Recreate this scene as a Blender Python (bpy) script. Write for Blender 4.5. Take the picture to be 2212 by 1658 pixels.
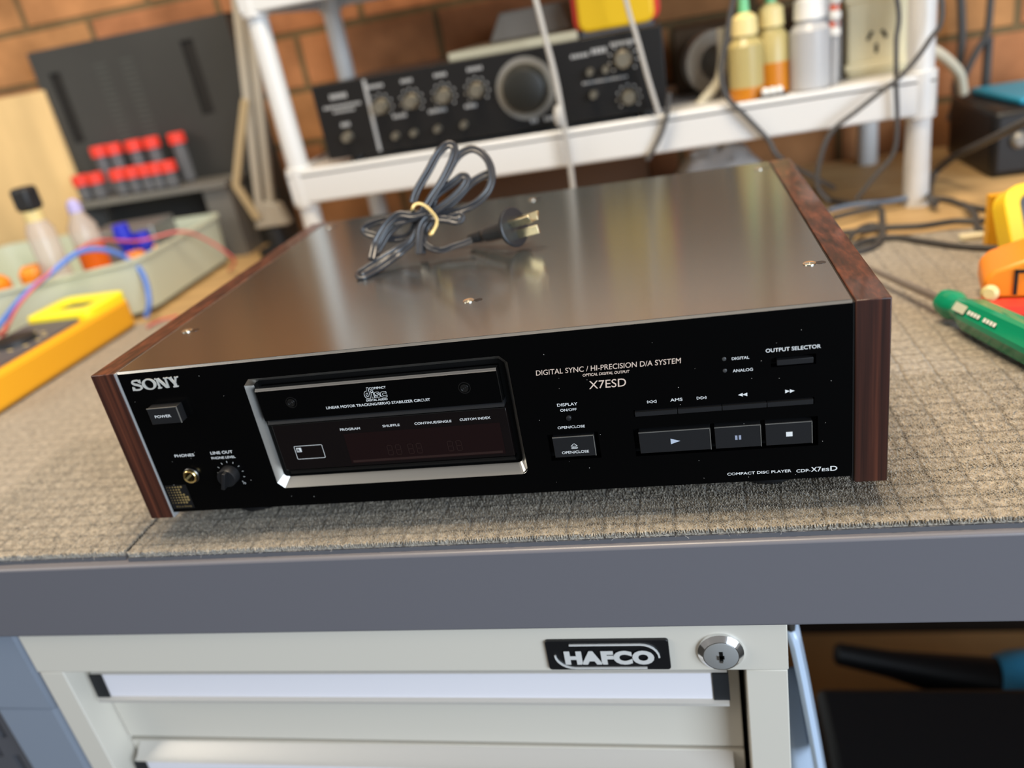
import bpy, bmesh, math, random
import numpy as np
from mathutils import Vector, Matrix
random.seed(7); rng = np.random.default_rng(7)
S = bpy.context.scene; COL = S.collection
for o in list(bpy.data.objects): bpy.data.objects.remove(o)

# ---------------------------------------------------------------- camera, light, exposure
F_PX = 1732.1
CAM = Vector((0.3699, -0.4060, 0.2845))
RM = Matrix(((0.9718, 0.1636, -0.1697), (-0.0823, -0.4394, -0.8945), (-0.2209, 0.8832, -0.4136)))
cd = bpy.data.cameras.new('camera'); cam = bpy.data.objects.new('camera', cd); COL.objects.link(cam)
r, d_, f_ = RM[0].normalized(), RM[1].normalized(), RM[2].normalized()
f_ = r.cross(d_).normalized(); d_ = f_.cross(r).normalized()
cam.matrix_world = Matrix(((r.x, -d_.x, -f_.x, CAM.x), (r.y, -d_.y, -f_.y, CAM.y), (r.z, -d_.z, -f_.z, CAM.z), (0, 0, 0, 1)))
cd.sensor_width = 36; cd.lens = 36 * F_PX / 2212; cd.clip_start = 0.01
cd.dof.use_dof = True; cd.dof.focus_distance = 0.462; cd.dof.aperture_fstop = 3.7
S.camera = cam
S.view_settings.view_transform = 'Standard'; S.view_settings.look = 'None'
S.view_settings.exposure = 0.0; S.view_settings.gamma = 1; S.view_settings.use_curve_mapping = False

W = bpy.data.worlds.new('world'); S.world = W; W.use_nodes = True
bg = W.node_tree.nodes['Background']; bg.inputs[0].default_value = (0.62, 0.60, 0.58, 1); bg.inputs[1].default_value = 0.42

def area(name, loc, target, sx, sy, power, color):
    l = bpy.data.lights.new(name, 'AREA'); l.shape = 'RECTANGLE'; l.size = sx; l.size_y = sy
    l.energy = power; l.color = color
    o = bpy.data.objects.new(name, l); COL.objects.link(o); o.location = loc
    o.rotation_euler = (Vector(target) - Vector(loc)).to_track_quat('-Z', 'Y').to_euler()
    return o
area('garage_door_daylight', (3.0, -2.6, 0.95), (0.3, 0.2, 0.0), 2.4, 2.2, 195, (0.72, 0.85, 1.0))
area('bench_lamp', (0.25, 0.10, 1.50), (0.25, 0.16, 0.0), 0.8, 0.3, 36, (1.0, 0.83, 0.61))
area('side_fill_light', (-2.6, -1.2, 1.7), (0.2, 0.6, 0.1), 1.4, 1.2, 34, (1.0, 0.93, 0.82))  # added warm fill from the left, stands for no known window

def ray(px, py):
    c = Vector(((px - 1106) / F_PX, (py - 829) / F_PX, 1.0))
    return RM.transposed() @ c
def aty(px, py, y):
    d = ray(px, py); t = (y - CAM.y) / d.y; return CAM + d * t
def atz(px, py, z):
    d = ray(px, py); t = (z - CAM.z) / d.z; return CAM + d * t

# ---------------------------------------------------------------- materials
def mat(name, col, rough=0.5, metal=0.0, var=0.0, vscale=40, bump=0.0, bscale=200, spec=0.5, stretch=(1, 1, 1),
        col2=None, coat=0.0, trans=0.0, ior=1.45, aniso=0.0, alpha=1.0, sheen=0.0):
    m = bpy.data.materials.new(name); m.use_nodes = True; nt = m.node_tree; N = nt.nodes; L = nt.links
    b = N['Principled BSDF']
    b.inputs['Base Color'].default_value = (*col, 1); b.inputs['Roughness'].default_value = rough
    b.inputs['Metallic'].default_value = metal; b.inputs['Specular IOR Level'].default_value = spec
    b.inputs['Coat Weight'].default_value = coat; b.inputs['Transmission Weight'].default_value = trans
    b.inputs['IOR'].default_value = ior; b.inputs['Anisotropic'].default_value = aniso
    b.inputs['Alpha'].default_value = alpha; b.inputs['Sheen Weight'].default_value = sheen
    tc = N.new('ShaderNodeTexCoord'); mp = N.new('ShaderNodeMapping'); mp.inputs['Scale'].default_value = stretch
    L.new(tc.outputs['Object'], mp.inputs['Vector'])
    if var or col2:
        n = N.new('ShaderNodeTexNoise'); n.inputs['Scale'].default_value = vscale; n.inputs['Detail'].default_value = 6
        L.new(mp.outputs[0], n.inputs['Vector'])
        rp = N.new('ShaderNodeValToRGB'); rp.color_ramp.elements[0].position = 0.32; rp.color_ramp.elements[1].position = 0.68
        c2 = col2 or tuple(min(1, c * (1 + var)) for c in col); c1 = col if col2 else tuple(c * (1 - var) for c in col)
        rp.color_ramp.elements[0].color = (*c1, 1); rp.color_ramp.elements[1].color = (*c2, 1)
        L.new(n.outputs['Fac'], rp.inputs[0]); L.new(rp.outputs[0], b.inputs['Base Color'])
    if bump:
        n2 = N.new('ShaderNodeTexNoise'); n2.inputs['Scale'].default_value = bscale; n2.inputs['Detail'].default_value = 4
        L.new(mp.outputs[0], n2.inputs['Vector'])
        bm = N.new('ShaderNodeBump'); bm.inputs['Strength'].default_value = bump; bm.inputs['Distance'].default_value = 0.001
        L.new(n2.outputs['Fac'], bm.inputs['Height']); L.new(bm.outputs[0], b.inputs['Normal'])
    return m

def carpet_mat(name):
    m = mat(name, (0.30, 0.255, 0.195), 0.95, spec=0.1, sheen=0.3); nt = m.node_tree; N = nt.nodes; L = nt.links; b = N['Principled BSDF']
    tc = N['Texture Coordinate']
    sep = N.new('ShaderNodeSeparateXYZ'); L.new(tc.outputs['Object'], sep.inputs[0])
    wob = N.new('ShaderNodeTexNoise'); wob.inputs['Scale'].default_value = 55; wob.inputs['Detail'].default_value = 3
    L.new(tc.outputs['Object'], wob.inputs['Vector'])
    def line(sock, pitch, ph):
        a = N.new('ShaderNodeMath'); a.operation = 'MULTIPLY_ADD'; a.inputs[1].default_value = 0.006; L.new(wob.outputs['Fac'], a.inputs[0]); L.new(sock, a.inputs[2])
        c = N.new('ShaderNodeMath'); c.operation = 'MULTIPLY_ADD'; c.inputs[1].default_value = 1 / pitch; c.inputs[2].default_value = ph; L.new(a.outputs[0], c.inputs[0])
        f = N.new('ShaderNodeMath'); f.operation = 'PINGPONG'; f.inputs[1].default_value = 0.5; L.new(c.outputs[0], f.inputs[0])
        g = N.new('ShaderNodeMapRange'); g.inputs[1].default_value = 0.0; g.inputs[2].default_value = 0.075; L.new(f.outputs[0], g.inputs[0]); return g
    gx = line(sep.outputs['X'], 0.021, 0.13); gy = line(sep.outputs['Y'], 0.0135, 0.37)
    mn = N.new('ShaderNodeMath'); mn.operation = 'MINIMUM'; L.new(gx.outputs[0], mn.inputs[0]); L.new(gy.outputs[0], mn.inputs[1])
    vo = N.new('ShaderNodeTexVoronoi'); vo.inputs['Scale'].default_value = 620; L.new(tc.outputs['Object'], vo.inputs['Vector'])
    h = N.new('ShaderNodeMath'); h.operation = 'MULTIPLY_ADD'; h.inputs[1].default_value = -0.9; L.new(vo.outputs['Distance'], h.inputs[0]); L.new(mn.outputs[0], h.inputs[2])
    bp = N.new('ShaderNodeBump'); bp.inputs['Strength'].default_value = 0.9; bp.inputs['Distance'].default_value = 0.0016
    L.new(h.outputs[0], bp.inputs['Height']); L.new(bp.outputs[0], b.inputs['Normal'])
    n = N.new('ShaderNodeTexNoise'); n.inputs['Scale'].default_value = 260; n.inputs['Detail'].default_value = 8; L.new(tc.outputs['Object'], n.inputs['Vector'])
    rp = N.new('ShaderNodeValToRGB'); e = rp.color_ramp.elements; e[0].position = .3; e[1].position = .7
    e[0].color = (0.235, 0.20, 0.155, 1); e[1].color = (0.50, 0.44, 0.35, 1); L.new(n.outputs['Fac'], rp.inputs[0])
    mx = N.new('ShaderNodeMixRGB'); mx.blend_type = 'MULTIPLY'; mx.inputs[0].default_value = 1; L.new(rp.outputs[0], mx.inputs[1])
    g2 = N.new('ShaderNodeMapRange'); g2.inputs[3].default_value = 0.70; L.new(mn.outputs[0], g2.inputs[0]); L.new(g2.outputs[0], mx.inputs[2])
    L.new(mx.outputs[0], b.inputs['Base Color'])
    return m

def brick_mat():
    m = mat('brick', (0.4, 0.2, 0.1), 0.9, spec=0.2); nt = m.node_tree; N = nt.nodes; L = nt.links; b = N['Principled BSDF']
    tc = N['Texture Coordinate']; sp = N.new('ShaderNodeSeparateXYZ'); L.new(tc.outputs['Object'], sp.inputs[0])
    ad = N.new('ShaderNodeMath'); ad.operation = 'ADD'; ad.inputs[1].default_value = 8.55 - 0.143; L.new(sp.outputs['Z'], ad.inputs[0])
    ax = N.new('ShaderNodeMath'); ax.operation = 'ADD'; ax.inputs[1].default_value = 10.06; L.new(sp.outputs['X'], ax.inputs[0])
    cb = N.new('ShaderNodeCombineXYZ'); L.new(ax.outputs[0], cb.inputs[0]); L.new(ad.outputs[0], cb.inputs[1])
    bt = N.new('ShaderNodeTexBrick'); L.new(cb.outputs[0], bt.inputs['Vector'])
    bt.inputs['Scale'].default_value = 1.0; bt.inputs['Brick Width'].default_value = 0.24; bt.inputs['Row Height'].default_value = 0.0855
    bt.inputs['Mortar Size'].default_value = 0.0055; bt.inputs['Mortar Smooth'].default_value = 0.3
    bt.inputs['Color1'].default_value = (0.44, 0.215, 0.085, 1); bt.inputs['Color2'].default_value = (0.38, 0.155, 0.070, 1)
    bt.inputs['Mortar'].default_value = (0.17, 0.115, 0.055, 1)
    n = N.new('ShaderNodeTexNoise'); n.inputs['Scale'].default_value = 14; n.inputs['Detail'].default_value = 8; L.new(tc.outputs['Object'], n.inputs['Vector'])
    mr = N.new('ShaderNodeMapRange'); mr.inputs[1].default_value = .3; mr.inputs[2].default_value = .7; mr.inputs[3].default_value = .65; mr.inputs[4].default_value = 1.25; L.new(n.outputs['Fac'], mr.inputs[0])
    mx = N.new('ShaderNodeMixRGB'); mx.blend_type = 'MULTIPLY'; mx.inputs[0].default_value = 1; L.new(bt.outputs['Color'], mx.inputs[1]); L.new(mr.outputs[0], mx.inputs[2])
    L.new(mx.outputs[0], b.inputs['Base Color'])
    iv = N.new('ShaderNodeMath'); iv.operation = 'SUBTRACT'; iv.inputs[0].default_value = 1; L.new(bt.outputs['Fac'], iv.inputs[1])
    bp = N.new('ShaderNodeBump'); bp.inputs['Strength'].default_value = 1; bp.inputs['Distance'].default_value = .006; L.new(iv.outputs[0], bp.inputs['Height']); L.new(bp.outputs[0], b.inputs['Normal'])
    return m

def rosewood(name, stretch):
    m = mat(name, (0.1, 0.03, 0.02), 0.40, spec=0.5, coat=.25); nt = m.node_tree; N = nt.nodes; L = nt.links; b = N['Principled BSDF']
    tc = N['Texture Coordinate']; mp = N['Mapping']; mp.inputs['Scale'].default_value = stretch
    n = N.new('ShaderNodeTexNoise'); n.inputs['Scale'].default_value = 1; n.inputs['Detail'].default_value = 4; n.inputs['Roughness'].default_value = .55; n.inputs['Distortion'].default_value = .25
    L.new(mp.outputs[0], n.inputs['Vector'])
    rp = N.new('ShaderNodeValToRGB'); e = rp.color_ramp.elements
    e[0].position = .30; e[0].color = (0.014, 0.0055, 0.004, 1); e[1].position = .72; e[1].color = (0.125, 0.036, 0.018, 1)
    k = e.new(.5); k.color = (0.050, 0.015, 0.009, 1); L.new(n.outputs['Fac'], rp.inputs[0]); L.new(rp.outputs[0], b.inputs['Base Color'])
    return m

def brushed(name, col, rough, aniso):
    m = mat(name, col, rough, 1.0, aniso=aniso); nt = m.node_tree; N = nt.nodes; L = nt.links; b = N['Principled BSDF']
    t = N.new('ShaderNodeTangent'); t.direction_type = 'UV_MAP'; L.new(t.outputs[0], b.inputs['Tangent'])
    b.inputs['Anisotropic Rotation'].default_value = 0.25
    return m

M = dict(
 brick=brick_mat(), floor=mat('concrete_floor', (0.028, 0.026, 0.023), .8, var=.2, vscale=8),
 bench_steel=mat('bench_grey_paint', (0.150, 0.145, 0.160), .36, bump=.06, bscale=120, spec=.6),
 bench_wood=mat('bench_ply', (0.46, 0.30, 0.135), .6, var=.18, vscale=6, stretch=(1, 7, 1)),
 carpet=carpet_mat('carpet_pile'), carpet_back=mat('carpet_backing', (0.10, 0.10, 0.11), .8),
 lint=mat('lint', (0.6, 0.57, 0.52), .95),
 panel=mat('black_panel', (0.0012, 0.0012, 0.0013), .22, spec=.22, bump=.01, bscale=900, stretch=(1, 1, 8)),
 black=mat('black_plastic', (0.008, 0.008, 0.009), .4), button=mat('black_button', (0.012, 0.012, 0.013), .42, spec=.5),
 deep=mat('recess_black', (0.002, 0.002, 0.002), .6, spec=.2),
 plate=brushed('dark_brushed_metal', (0.34, 0.375, 0.39), .20, .8),
 chassis=mat('chassis_black', (0.01, 0.01, 0.01), .5),
 alu=mat('bezel_aluminium', (0.62, 0.60, 0.56), .33, 1.0), edge=mat('polished_edge', (0.62, 0.60, 0.57), .25, 1.0),
 gun=mat('gunmetal_edge', (0.12, 0.12, 0.12), .3, 1.0),
 strip=mat('side_strip_metal', (0.42, 0.42, 0.42), .35, .2),
 wood_v=rosewood('rosewood_upright', (260, 60, 4)), wood_h=rosewood('rosewood_side', (240, 2.2, 240)),
 glass=mat('display_window', (0.006, 0.004, 0.004), .06, spec=.6), vfd=mat('display_tube', (0.011, 0.0045, 0.0045), .2, spec=.5),
 vfd2=mat('display_segment', (0.028, 0.014, 0.012), .3),
 white=mat('white_print', (0.80, 0.80, 0.78), .6), peach=mat('pale_copper_print', (0.80, 0.62, 0.50), .5),
 silver=mat('silver_letter', (0.74, 0.72, 0.66), .4, .35), gold=mat('gold', (0.85, 0.62, 0.25), .2, 1.0), golddot=mat('gold_print', (0.42, 0.30, 0.12), .4, .4),
 playgrey=mat('print_grey', (0.50, 0.56, 0.66), .5), pausegrey=mat('print_blue_grey', (0.32, 0.35, 0.45), .5),
 screw=mat('screw_steel', (0.75, 0.72, 0.62), .25, 1.0), led=mat('led_off', (0.06, 0.06, 0.06), .3),
 cord=mat('cord_black', (0.030, 0.031, 0.036), .30, spec=.7), plug=mat('plug_black', (0.02, 0.021, 0.024), .35),
 band=mat('rubber_band', (0.72, 0.55, 0.24), .5), brass=mat('pin_metal', (0.80, 0.70, 0.45), .25, 1.0),
 cab=mat('cabinet_cream', (0.66, 0.615, 0.53), .4, spec=.5, bump=.03, bscale=350), cabdark=mat('cabinet_gap', (0.012, 0.012, 0.012), .8),
 label=mat('label_strip', (0.78, 0.76, 0.80), .35, spec=.6), lip=mat('handle_aluminium', (0.72, 0.68, 0.62), .35, .35),
 capblk=mat('cap_black', (0.015, 0.016, 0.018), .5), chrome=mat('chrome', (0.82, 0.82, 0.82), .12, 1.0), lockface=mat('lock_face', (0.40, 0.40, 0.39), .4, .4),
 badge=mat('badge_black', (0.008, 0.008, 0.009), .35), badgesil=mat('badge_silver', (0.80, 0.79, 0.76), .35, .25),
 leg=mat('leg_blue_paint', (0.24, 0.275, 0.335), .35, spec=.6), legdark=mat('leg_dark_paint', (0.09, 0.09, 0.10), .5),
 shelf=mat('white_resin', (0.60, 0.595, 0.58), .38, spec=.6, bump=.02, bscale=60),
 ampblk=mat('amp_black', (0.006, 0.0055, 0.0055), .4), amptop=mat('amp_cover', (0.12, 0.11, 0.10), .35, .3), ampmark=mat('amp_print', (0.32, 0.32, 0.32), .5),
 knob=mat('knob_metal', (0.42, 0.38, 0.30), .3, .9), knobdk=mat('dial_dark', (0.010, 0.010, 0.008), .45),
 lid=mat('grey_case', (0.045, 0.045, 0.042), .5, .15, var=.15, vscale=5), slot=mat('slot_dark', (0.008, 0.007, 0.006), .7), slotlt=mat('slot_light', (0.070, 0.074, 0.066), .6),
 ply=mat('pine_board', (0.72, 0.50, 0.23), .55, var=.14, vscale=5, stretch=(3, 3, .8)),
 steel=mat('grey_steel', (0.22, 0.21, 0.19), .45, .4), red=mat('red_cap', (0.75, 0.05, 0.03), .4), tube=mat('smoky_tube', (0.14, 0.14, 0.145), .2, alpha=.85),
 tray=mat('sage_plastic', (0.54, 0.58, 0.46), .45), yellow=mat('meter_yellow', (0.95, 0.55, 0.012), .4), gold_y=mat('meter_golden_yellow', (0.93, 0.60, 0.015), .4), bright=mat('meter_bright_yellow', (0.95, 0.84, 0.02), .4),
 amber=mat('holster_amber', (0.82, 0.39, 0.015), .45), meterface=mat('meter_face', (0.10, 0.10, 0.115), .5), lcd=mat('lcd', (0.24, 0.26, 0.20), .25), lcd2=mat('lcd_dark', (0.10, 0.07, 0.09), .25),
 orange=mat('orange_plastic', (0.90, 0.28, 0.02), .4), orange2=mat('orange_liquid', (0.80, 0.14, 0.01), .25), clear=mat('clear_bottle', (0.66, 0.57, 0.50), .15, alpha=.55),
 blue=mat('blue_plastic', (0.02, 0.03, 0.55), .4), bluecable=mat('blue_lead', (0.10, 0.22, 0.65), .4), redcable=mat('red_lead', (0.65, 0.12, 0.12), .4),
 beige=mat('beige_plastic', (0.74, 0.67, 0.45), .45), arm=mat('lamp_arm_paint', (0.42, 0.38, 0.31), .4), armb=mat('lamp_arm_cream', (0.42, 0.32, 0.18), .5),
 oily=mat('translucent_bottle', (0.52, 0.42, 0.17), .3, alpha=.8), amberliq=mat('amber_liquid', (0.52, 0.18, 0.01), .3), frost=mat('frosted_bottle', (0.50, 0.50, 0.51), .25, alpha=.75),
 capcream=mat('cream_cap', (0.72, 0.58, 0.26), .45), capwhite=mat('white_cap', (0.70, 0.69, 0.66), .4), green_tip=mat('green_tip', (0.18, 0.55, 0.25), .4),
 cream=mat('cream_cable', (0.72, 0.66, 0.50), .45), cable=mat('grey_black_cable', (0.055, 0.052, 0.050), .5), lead=mat('grey_lead', (0.40, 0.38, 0.35), .45),
 redprint=mat('red_band', (0.70, 0.15, 0.08), .5), cyan=mat('cyan_plastic', (0.02, 0.30, 0.48), .4), cyan2=mat('bright_cyan', (0.06, 0.36, 0.62), .3),
 green=mat('green_handle', (0.004, 0.26, 0.13), .15, spec=.7), greendk=mat('dark_green_handle', (0.004, 0.11, 0.085), .25), shaft=mat('shaft_steel', (0.42, 0.37, 0.33), .35, .8),
 brownboard=mat('brown_board', (0.50, 0.31, 0.13), .8, var=.2, vscale=4), sheet=mat('pale_plastic_sheet', (0.50, 0.60, 0.74), .25, spec=.7), tape=mat('tape_roll', (0.40, 0.35, 0.28), .5),
 bookcream=mat('cream_board', (0.66, 0.57, 0.38), .5), bookgrey=mat('grey_case_top', (0.20, 0.17, 0.14), .5), bag=mat('thin_bag', (0.50, 0.50, 0.50), .3),
)

# ---------------------------------------------------------------- helpers
def wl(o):
    v = Vector((0, 0, 0))
    while o: v += o.location; o = o.parent
    return v
def tag(o, label=None, cat=None, group=None, kind=None):
    if label: o['label'] = label
    if cat: o['category'] = cat
    if group: o['group'] = group
    if kind: o['kind'] = kind
    return o
def thing(name, loc, label, cat, group=None):
    o = bpy.data.objects.new(name, None); o.empty_display_size = .02; COL.objects.link(o); o.location = loc
    return tag(o, label, cat, group)
def link(name, me, m, parent=None, bevel=0, seg=2, origin=None, smooth=35):
    me.materials.clear()
    for x in (m if isinstance(m, (list, tuple)) else [m]): me.materials.append(x)
    o = bpy.data.objects.new(name, me); COL.objects.link(o)
    if smooth:
        me.shade_smooth(); me.set_sharp_from_angle(angle=math.radians(smooth))
    if parent: o.parent = parent; o.location = -wl(parent)
    elif origin is not None:
        me.transform(Matrix.Translation(-Vector(origin))); o.location = origin
    if bevel:
        b = o.modifiers.new('bevel', 'BEVEL'); b.width = bevel; b.segments = seg; b.limit_method = 'ANGLE'; b.angle_limit = math.radians(40)
    return o
I4 = Matrix.Identity(4)
class MB:
    def __init__(s, mx=None): s.v = []; s.f = []; s.mi = []; s.mx = mx
    def add(s, vs, fs, mi=0):
        n = len(s.v)
        if s.mx is not None: vs = [s.mx @ Vector(v) for v in vs]
        s.v += [tuple(v) for v in vs]; s.f += [tuple(n + i for i in f) for f in fs]; s.mi += [mi] * len(fs); return s
    def box(s, a, b, mi=0):
        x0, y0, z0 = a; x1, y1, z1 = b
        vs = [(x0, y0, z0), (x1, y0, z0), (x1, y1, z0), (x0, y1, z0), (x0, y0, z1), (x1, y0, z1), (x1, y1, z1), (x0, y1, z1)]
        return s.add(vs, [(0, 3, 2, 1), (4, 5, 6, 7), (0, 1, 5, 4), (1, 2, 6, 5), (2, 3, 7, 6), (3, 0, 4, 7)], mi)
    def prism(s, poly, fn, a, b, mi=0):          # poly of 2-D points; fn(u,v,w)->3-D ; w from a to b
        n = len(poly); vs = [fn(u, v, a) for u, v in poly] + [fn(u, v, b) for u, v in poly]
        fs = [tuple(range(n))[::-1], tuple(range(n, 2 * n))] + [(i, (i + 1) % n, n + (i + 1) % n, n + i) for i in range(n)]
        return s.add(vs, fs, mi)
    def lathe(s, p0, axis, prof, n=24, mi=0, cap=True):   # prof: (dist along axis, radius)
        p0 = Vector(p0); ax = Vector(axis).normalized(); u = ax.orthogonal().normalized(); w = ax.cross(u)
        vs = []; fs = []
        for t, r_ in prof:
            for k in range(n):
                a = 2 * math.pi * k / n; vs.append(p0 + ax * t + (u * math.cos(a) + w * math.sin(a)) * r_)
        for i in range(len(prof) - 1):
            for k in range(n): fs.append((i * n + k, i * n + (k + 1) % n, (i + 1) * n + (k + 1) % n, (i + 1) * n + k))
        if cap: fs.append(tuple(range(n))[::-1]); fs.append(tuple((len(prof) - 1) * n + k for k in range(n)))
        return s.add(vs, fs, mi)
    def cyl(s, p0, p1, r0, r1=None, n=20, mi=0):
        p0 = Vector(p0); p1 = Vector(p1); return s.lathe(p0, p1 - p0, [(0, r0), ((p1 - p0).length, r0 if r1 is None else r1)], n, mi)
    def sweep(s, pts, prof, closed=False, up=None, mi=0, fix=None):      # prof: 2-D cross section
        P = [Vector(p) for p in pts]; n = len(P); m = len(prof); vs = []; fs = []
        T = []
        for i in range(n):
            a = P[(i - 1) % n] if (closed or i > 0) else P[0]; b = P[(i + 1) % n] if (closed or i < n - 1) else P[-1]
            T.append((b - a).normalized())
        nr = (up or Vector((0, 0, 1))); nr = (nr - T[0] * nr.dot(T[0]))
        if nr.length < 1e-4: nr = T[0].orthogonal()
        nr.normalize()
        for i in range(n):
            nr = (fix + Vector((.35 * math.sin(i * .21), 0, .35 * math.cos(i * .17))) if fix is not None else nr)
            nr = nr - T[i] * nr.dot(T[i]); nr.normalize(); bi = T[i].cross(nr)
            for u, v in prof: vs.append(P[i] + bi * u + nr * v)
        for i in range(n if closed else n - 1):
            j = (i + 1) % n
            for k in range(m): fs.append((i * m + k, i * m + (k + 1) % m, j * m + (k + 1) % m, j * m + k))
        if not closed: fs.append(tuple(range(m))[::-1]); fs.append(tuple((n - 1) * m + k for k in range(m)))
        return s.add(vs, fs, mi)
    def tube(s, pts, r_, n=10, closed=False, mi=0):
        return s.sweep(pts, [(r_ * math.cos(2 * math.pi * k / n), r_ * math.sin(2 * math.pi * k / n)) for k in range(n)], closed, None, mi)
    def mesh(s, name):
        me = bpy.data.meshes.new(name); me.from_pydata(s.v, [], s.f); me.polygons.foreach_set('material_index', s.mi)
        bm = bmesh.new(); bm.from_mesh(me); bmesh.ops.recalc_face_normals(bm, faces=bm.faces); bm.to_mesh(me); bm.free(); me.update(); return me
    def build(s, name, m, parent=None, bevel=0, **k): return link(name, s.mesh(name), m, parent, bevel, **k)

def smooth_path(pts, k=8, closed=False):       # Catmull-Rom
    P = [Vector(p) for p in pts]; n = len(P); out = []
    for i in range(n if closed else n - 1):
        if closed: a, b, c, d = P[(i - 1) % n], P[i], P[(i + 1) % n], P[(i + 2) % n]
        else: a, b, c, d = P[max(i - 1, 0)], P[i], P[i + 1], P[min(i + 2, n - 1)]
        for j in range(k):
            t = j / k; out.append(0.5 * ((2 * b) + (c - a) * t + (2 * a - 5 * b + 4 * c - d) * t * t + (3 * b - a - 3 * c + d) * t ** 3))
    if not closed: out.append(P[-1])
    return out
def rrect(x0, y0, x1, y1, r_, n=5):
    out = []
    for cx, cy, a0 in ((x1 - r_, y1 - r_, 0), (x0 + r_, y1 - r_, 90), (x0 + r_, y0 + r_, 180), (x1 - r_, y0 + r_, 270)):
        for k in range(n + 1):
            a = math.radians(a0 + 90 * k / n); out.append((cx + r_ * math.cos(a), cy + r_ * math.sin(a)))
    return out
XZ = lambda u, v, w: (u, w, v)
XY = lambda u, v, w: (u, v, w)

_dg = None
def text_mesh(s, offset=0.0, outline=0.0, shear=0.0, space=1.0, ext=0.0):
    c = bpy.data.curves.new('t', 'FONT'); c.body = s; c.size = 1; c.offset = offset; c.shear = shear; c.space_character = space; c.resolution_u = 4; c.extrude = ext
    if outline: c.fill_mode = 'NONE'; c.bevel_depth = outline; c.bevel_resolution = 0
    o = bpy.data.objects.new('t', c); COL.objects.link(o); bpy.context.view_layer.update()
    me = bpy.data.meshes.new_from_object(o.evaluated_get(bpy.context.evaluated_depsgraph_get()))
    bpy.data.objects.remove(o); bpy.data.curves.remove(c); return me
def text(s, x0, x1, z0, z1, y, m, parent, name='lettering', tilt=0.0, fn=None, **k):
    """lettering filling the box x0..x1, z0..z1 on a face looking towards -Y"""
    me = text_mesh(s, **k); n = len(me.vertices); co = np.empty(n * 3); me.vertices.foreach_get('co', co); co = co.reshape(-1, 3)
    mn = co.min(0); mx = co.max(0); u = (co[:, 0] - mn[0]) / (mx[0] - mn[0]); v = (co[:, 1] - mn[1]) / (mx[1] - mn[1])
    out = np.stack([x0 + u * (x1 - x0), np.full(n, y) - (co[:, 2] > 1e-6) * .0003, z0 + v * (z1 - z0) + u * tilt], 1)
    if fn: out = np.array([fn(*p) for p in out])
    me.vertices.foreach_set('co', out.ravel()); me.update()
    return link(name, me, m, parent, smooth=0)

# ================================================================= THE SETTING
WALL_Y = 0.95; FLOOR_Z = -0.90
tag(MB().box((-4, WALL_Y, FLOOR_Z), (4, WALL_Y + .1, 2.6)).build('wall_back', M['brick']), kind='structure')
tag(MB().box((-4, -4, FLOOR_Z - .1), (4, WALL_Y, FLOOR_Z)).build('floor', M['floor']), kind='structure')

# ================================================================= WORKBENCH
bt = -.007
B = thing('workbench', (0.2, 0.45, FLOOR_Z), 'long steel workbench with a grey front apron and ply top', 'workbench')
MB().box((-1.6, -.0215, bt - .0622), (2.0, .035, bt)).build('apron', M['bench_steel'], B, bevel=.0022, seg=3)
MB().box((-1.6, .035, bt - .040), (2.0, .93, bt)).build('wooden_top', M['bench_wood'], B)
lg = MB().box((-.2265, .0, -.80), (-.166, .07, bt - .0622)).build('leg', M['leg'], B, bevel=.004)
lg['label'] = 'blue-grey steel leg left of the cabinet'
MB().box((-.2285, -.002, -.166), (-.164, .072, bt - .0623)).build('leg_sleeve', M['leg'], lg, bevel=.003)
w = MB()
def plate_holes(w, x0, x1, z0, z1, y0, y1, holes):
    xs = sorted({x0, x1} | {h[i] for h in holes for i in (0, 1)}); zs = sorted({z0, z1} | {h[i] for h in holes for i in (2, 3)})
    for i in range(len(xs) - 1):
        for j in range(len(zs) - 1):
            cx = (xs[i] + xs[i + 1]) / 2; cz = (zs[j] + zs[j + 1]) / 2
            if any(h[0] < cx < h[1] and h[2] < cz < h[3] for h in holes): continue
            for y in (y0, y1): w.add([(xs[i], y, zs[j]), (xs[i + 1], y, zs[j]), (xs[i + 1], y, zs[j + 1]), (xs[i], y, zs[j + 1])], [(0, 1, 2, 3)])
    for h in holes + [(x0, x1, z0, z1)]:
        a, b, c, d = h
        w.add([(a, y0, c), (b, y0, c), (b, y0, d), (a, y0, d), (a, y1, c), (b, y1, c), (b, y1, d), (a, y1, d)], [(0, 1, 5, 4), (1, 2, 6, 5), (2, 3, 7, 6), (3, 0, 4, 7)])
hs = [(-.268, -.2605, z, z + .028) for z in (-.225, -.275, -.325, -.375, -.425)] + [(-.285, -.2775, z, z + .028) for z in (-.150, -.20, -.25)]
plate_holes(w, -.36, -.2265, -.80, bt - .0622, .020, .024, hs)
w.build('slotted_web', M['legdark'], B)
MB().box((1.5, 0, FLOOR_Z), (1.56, .06, bt - .0622)).build('leg', M['leg'], B); MB().box((1.5, .85, FLOOR_Z), (1.56, .91, bt - .041)).build('leg', M['leg'], B)
MB().box((-.2265, 0, FLOOR_Z), (-.166, .06, -.80)).build('leg_foot', M['leg'], B); MB().box((-.2265, .85, FLOOR_Z), (-.166, .91, bt - .041)).build('leg', M['leg'], B)

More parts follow.
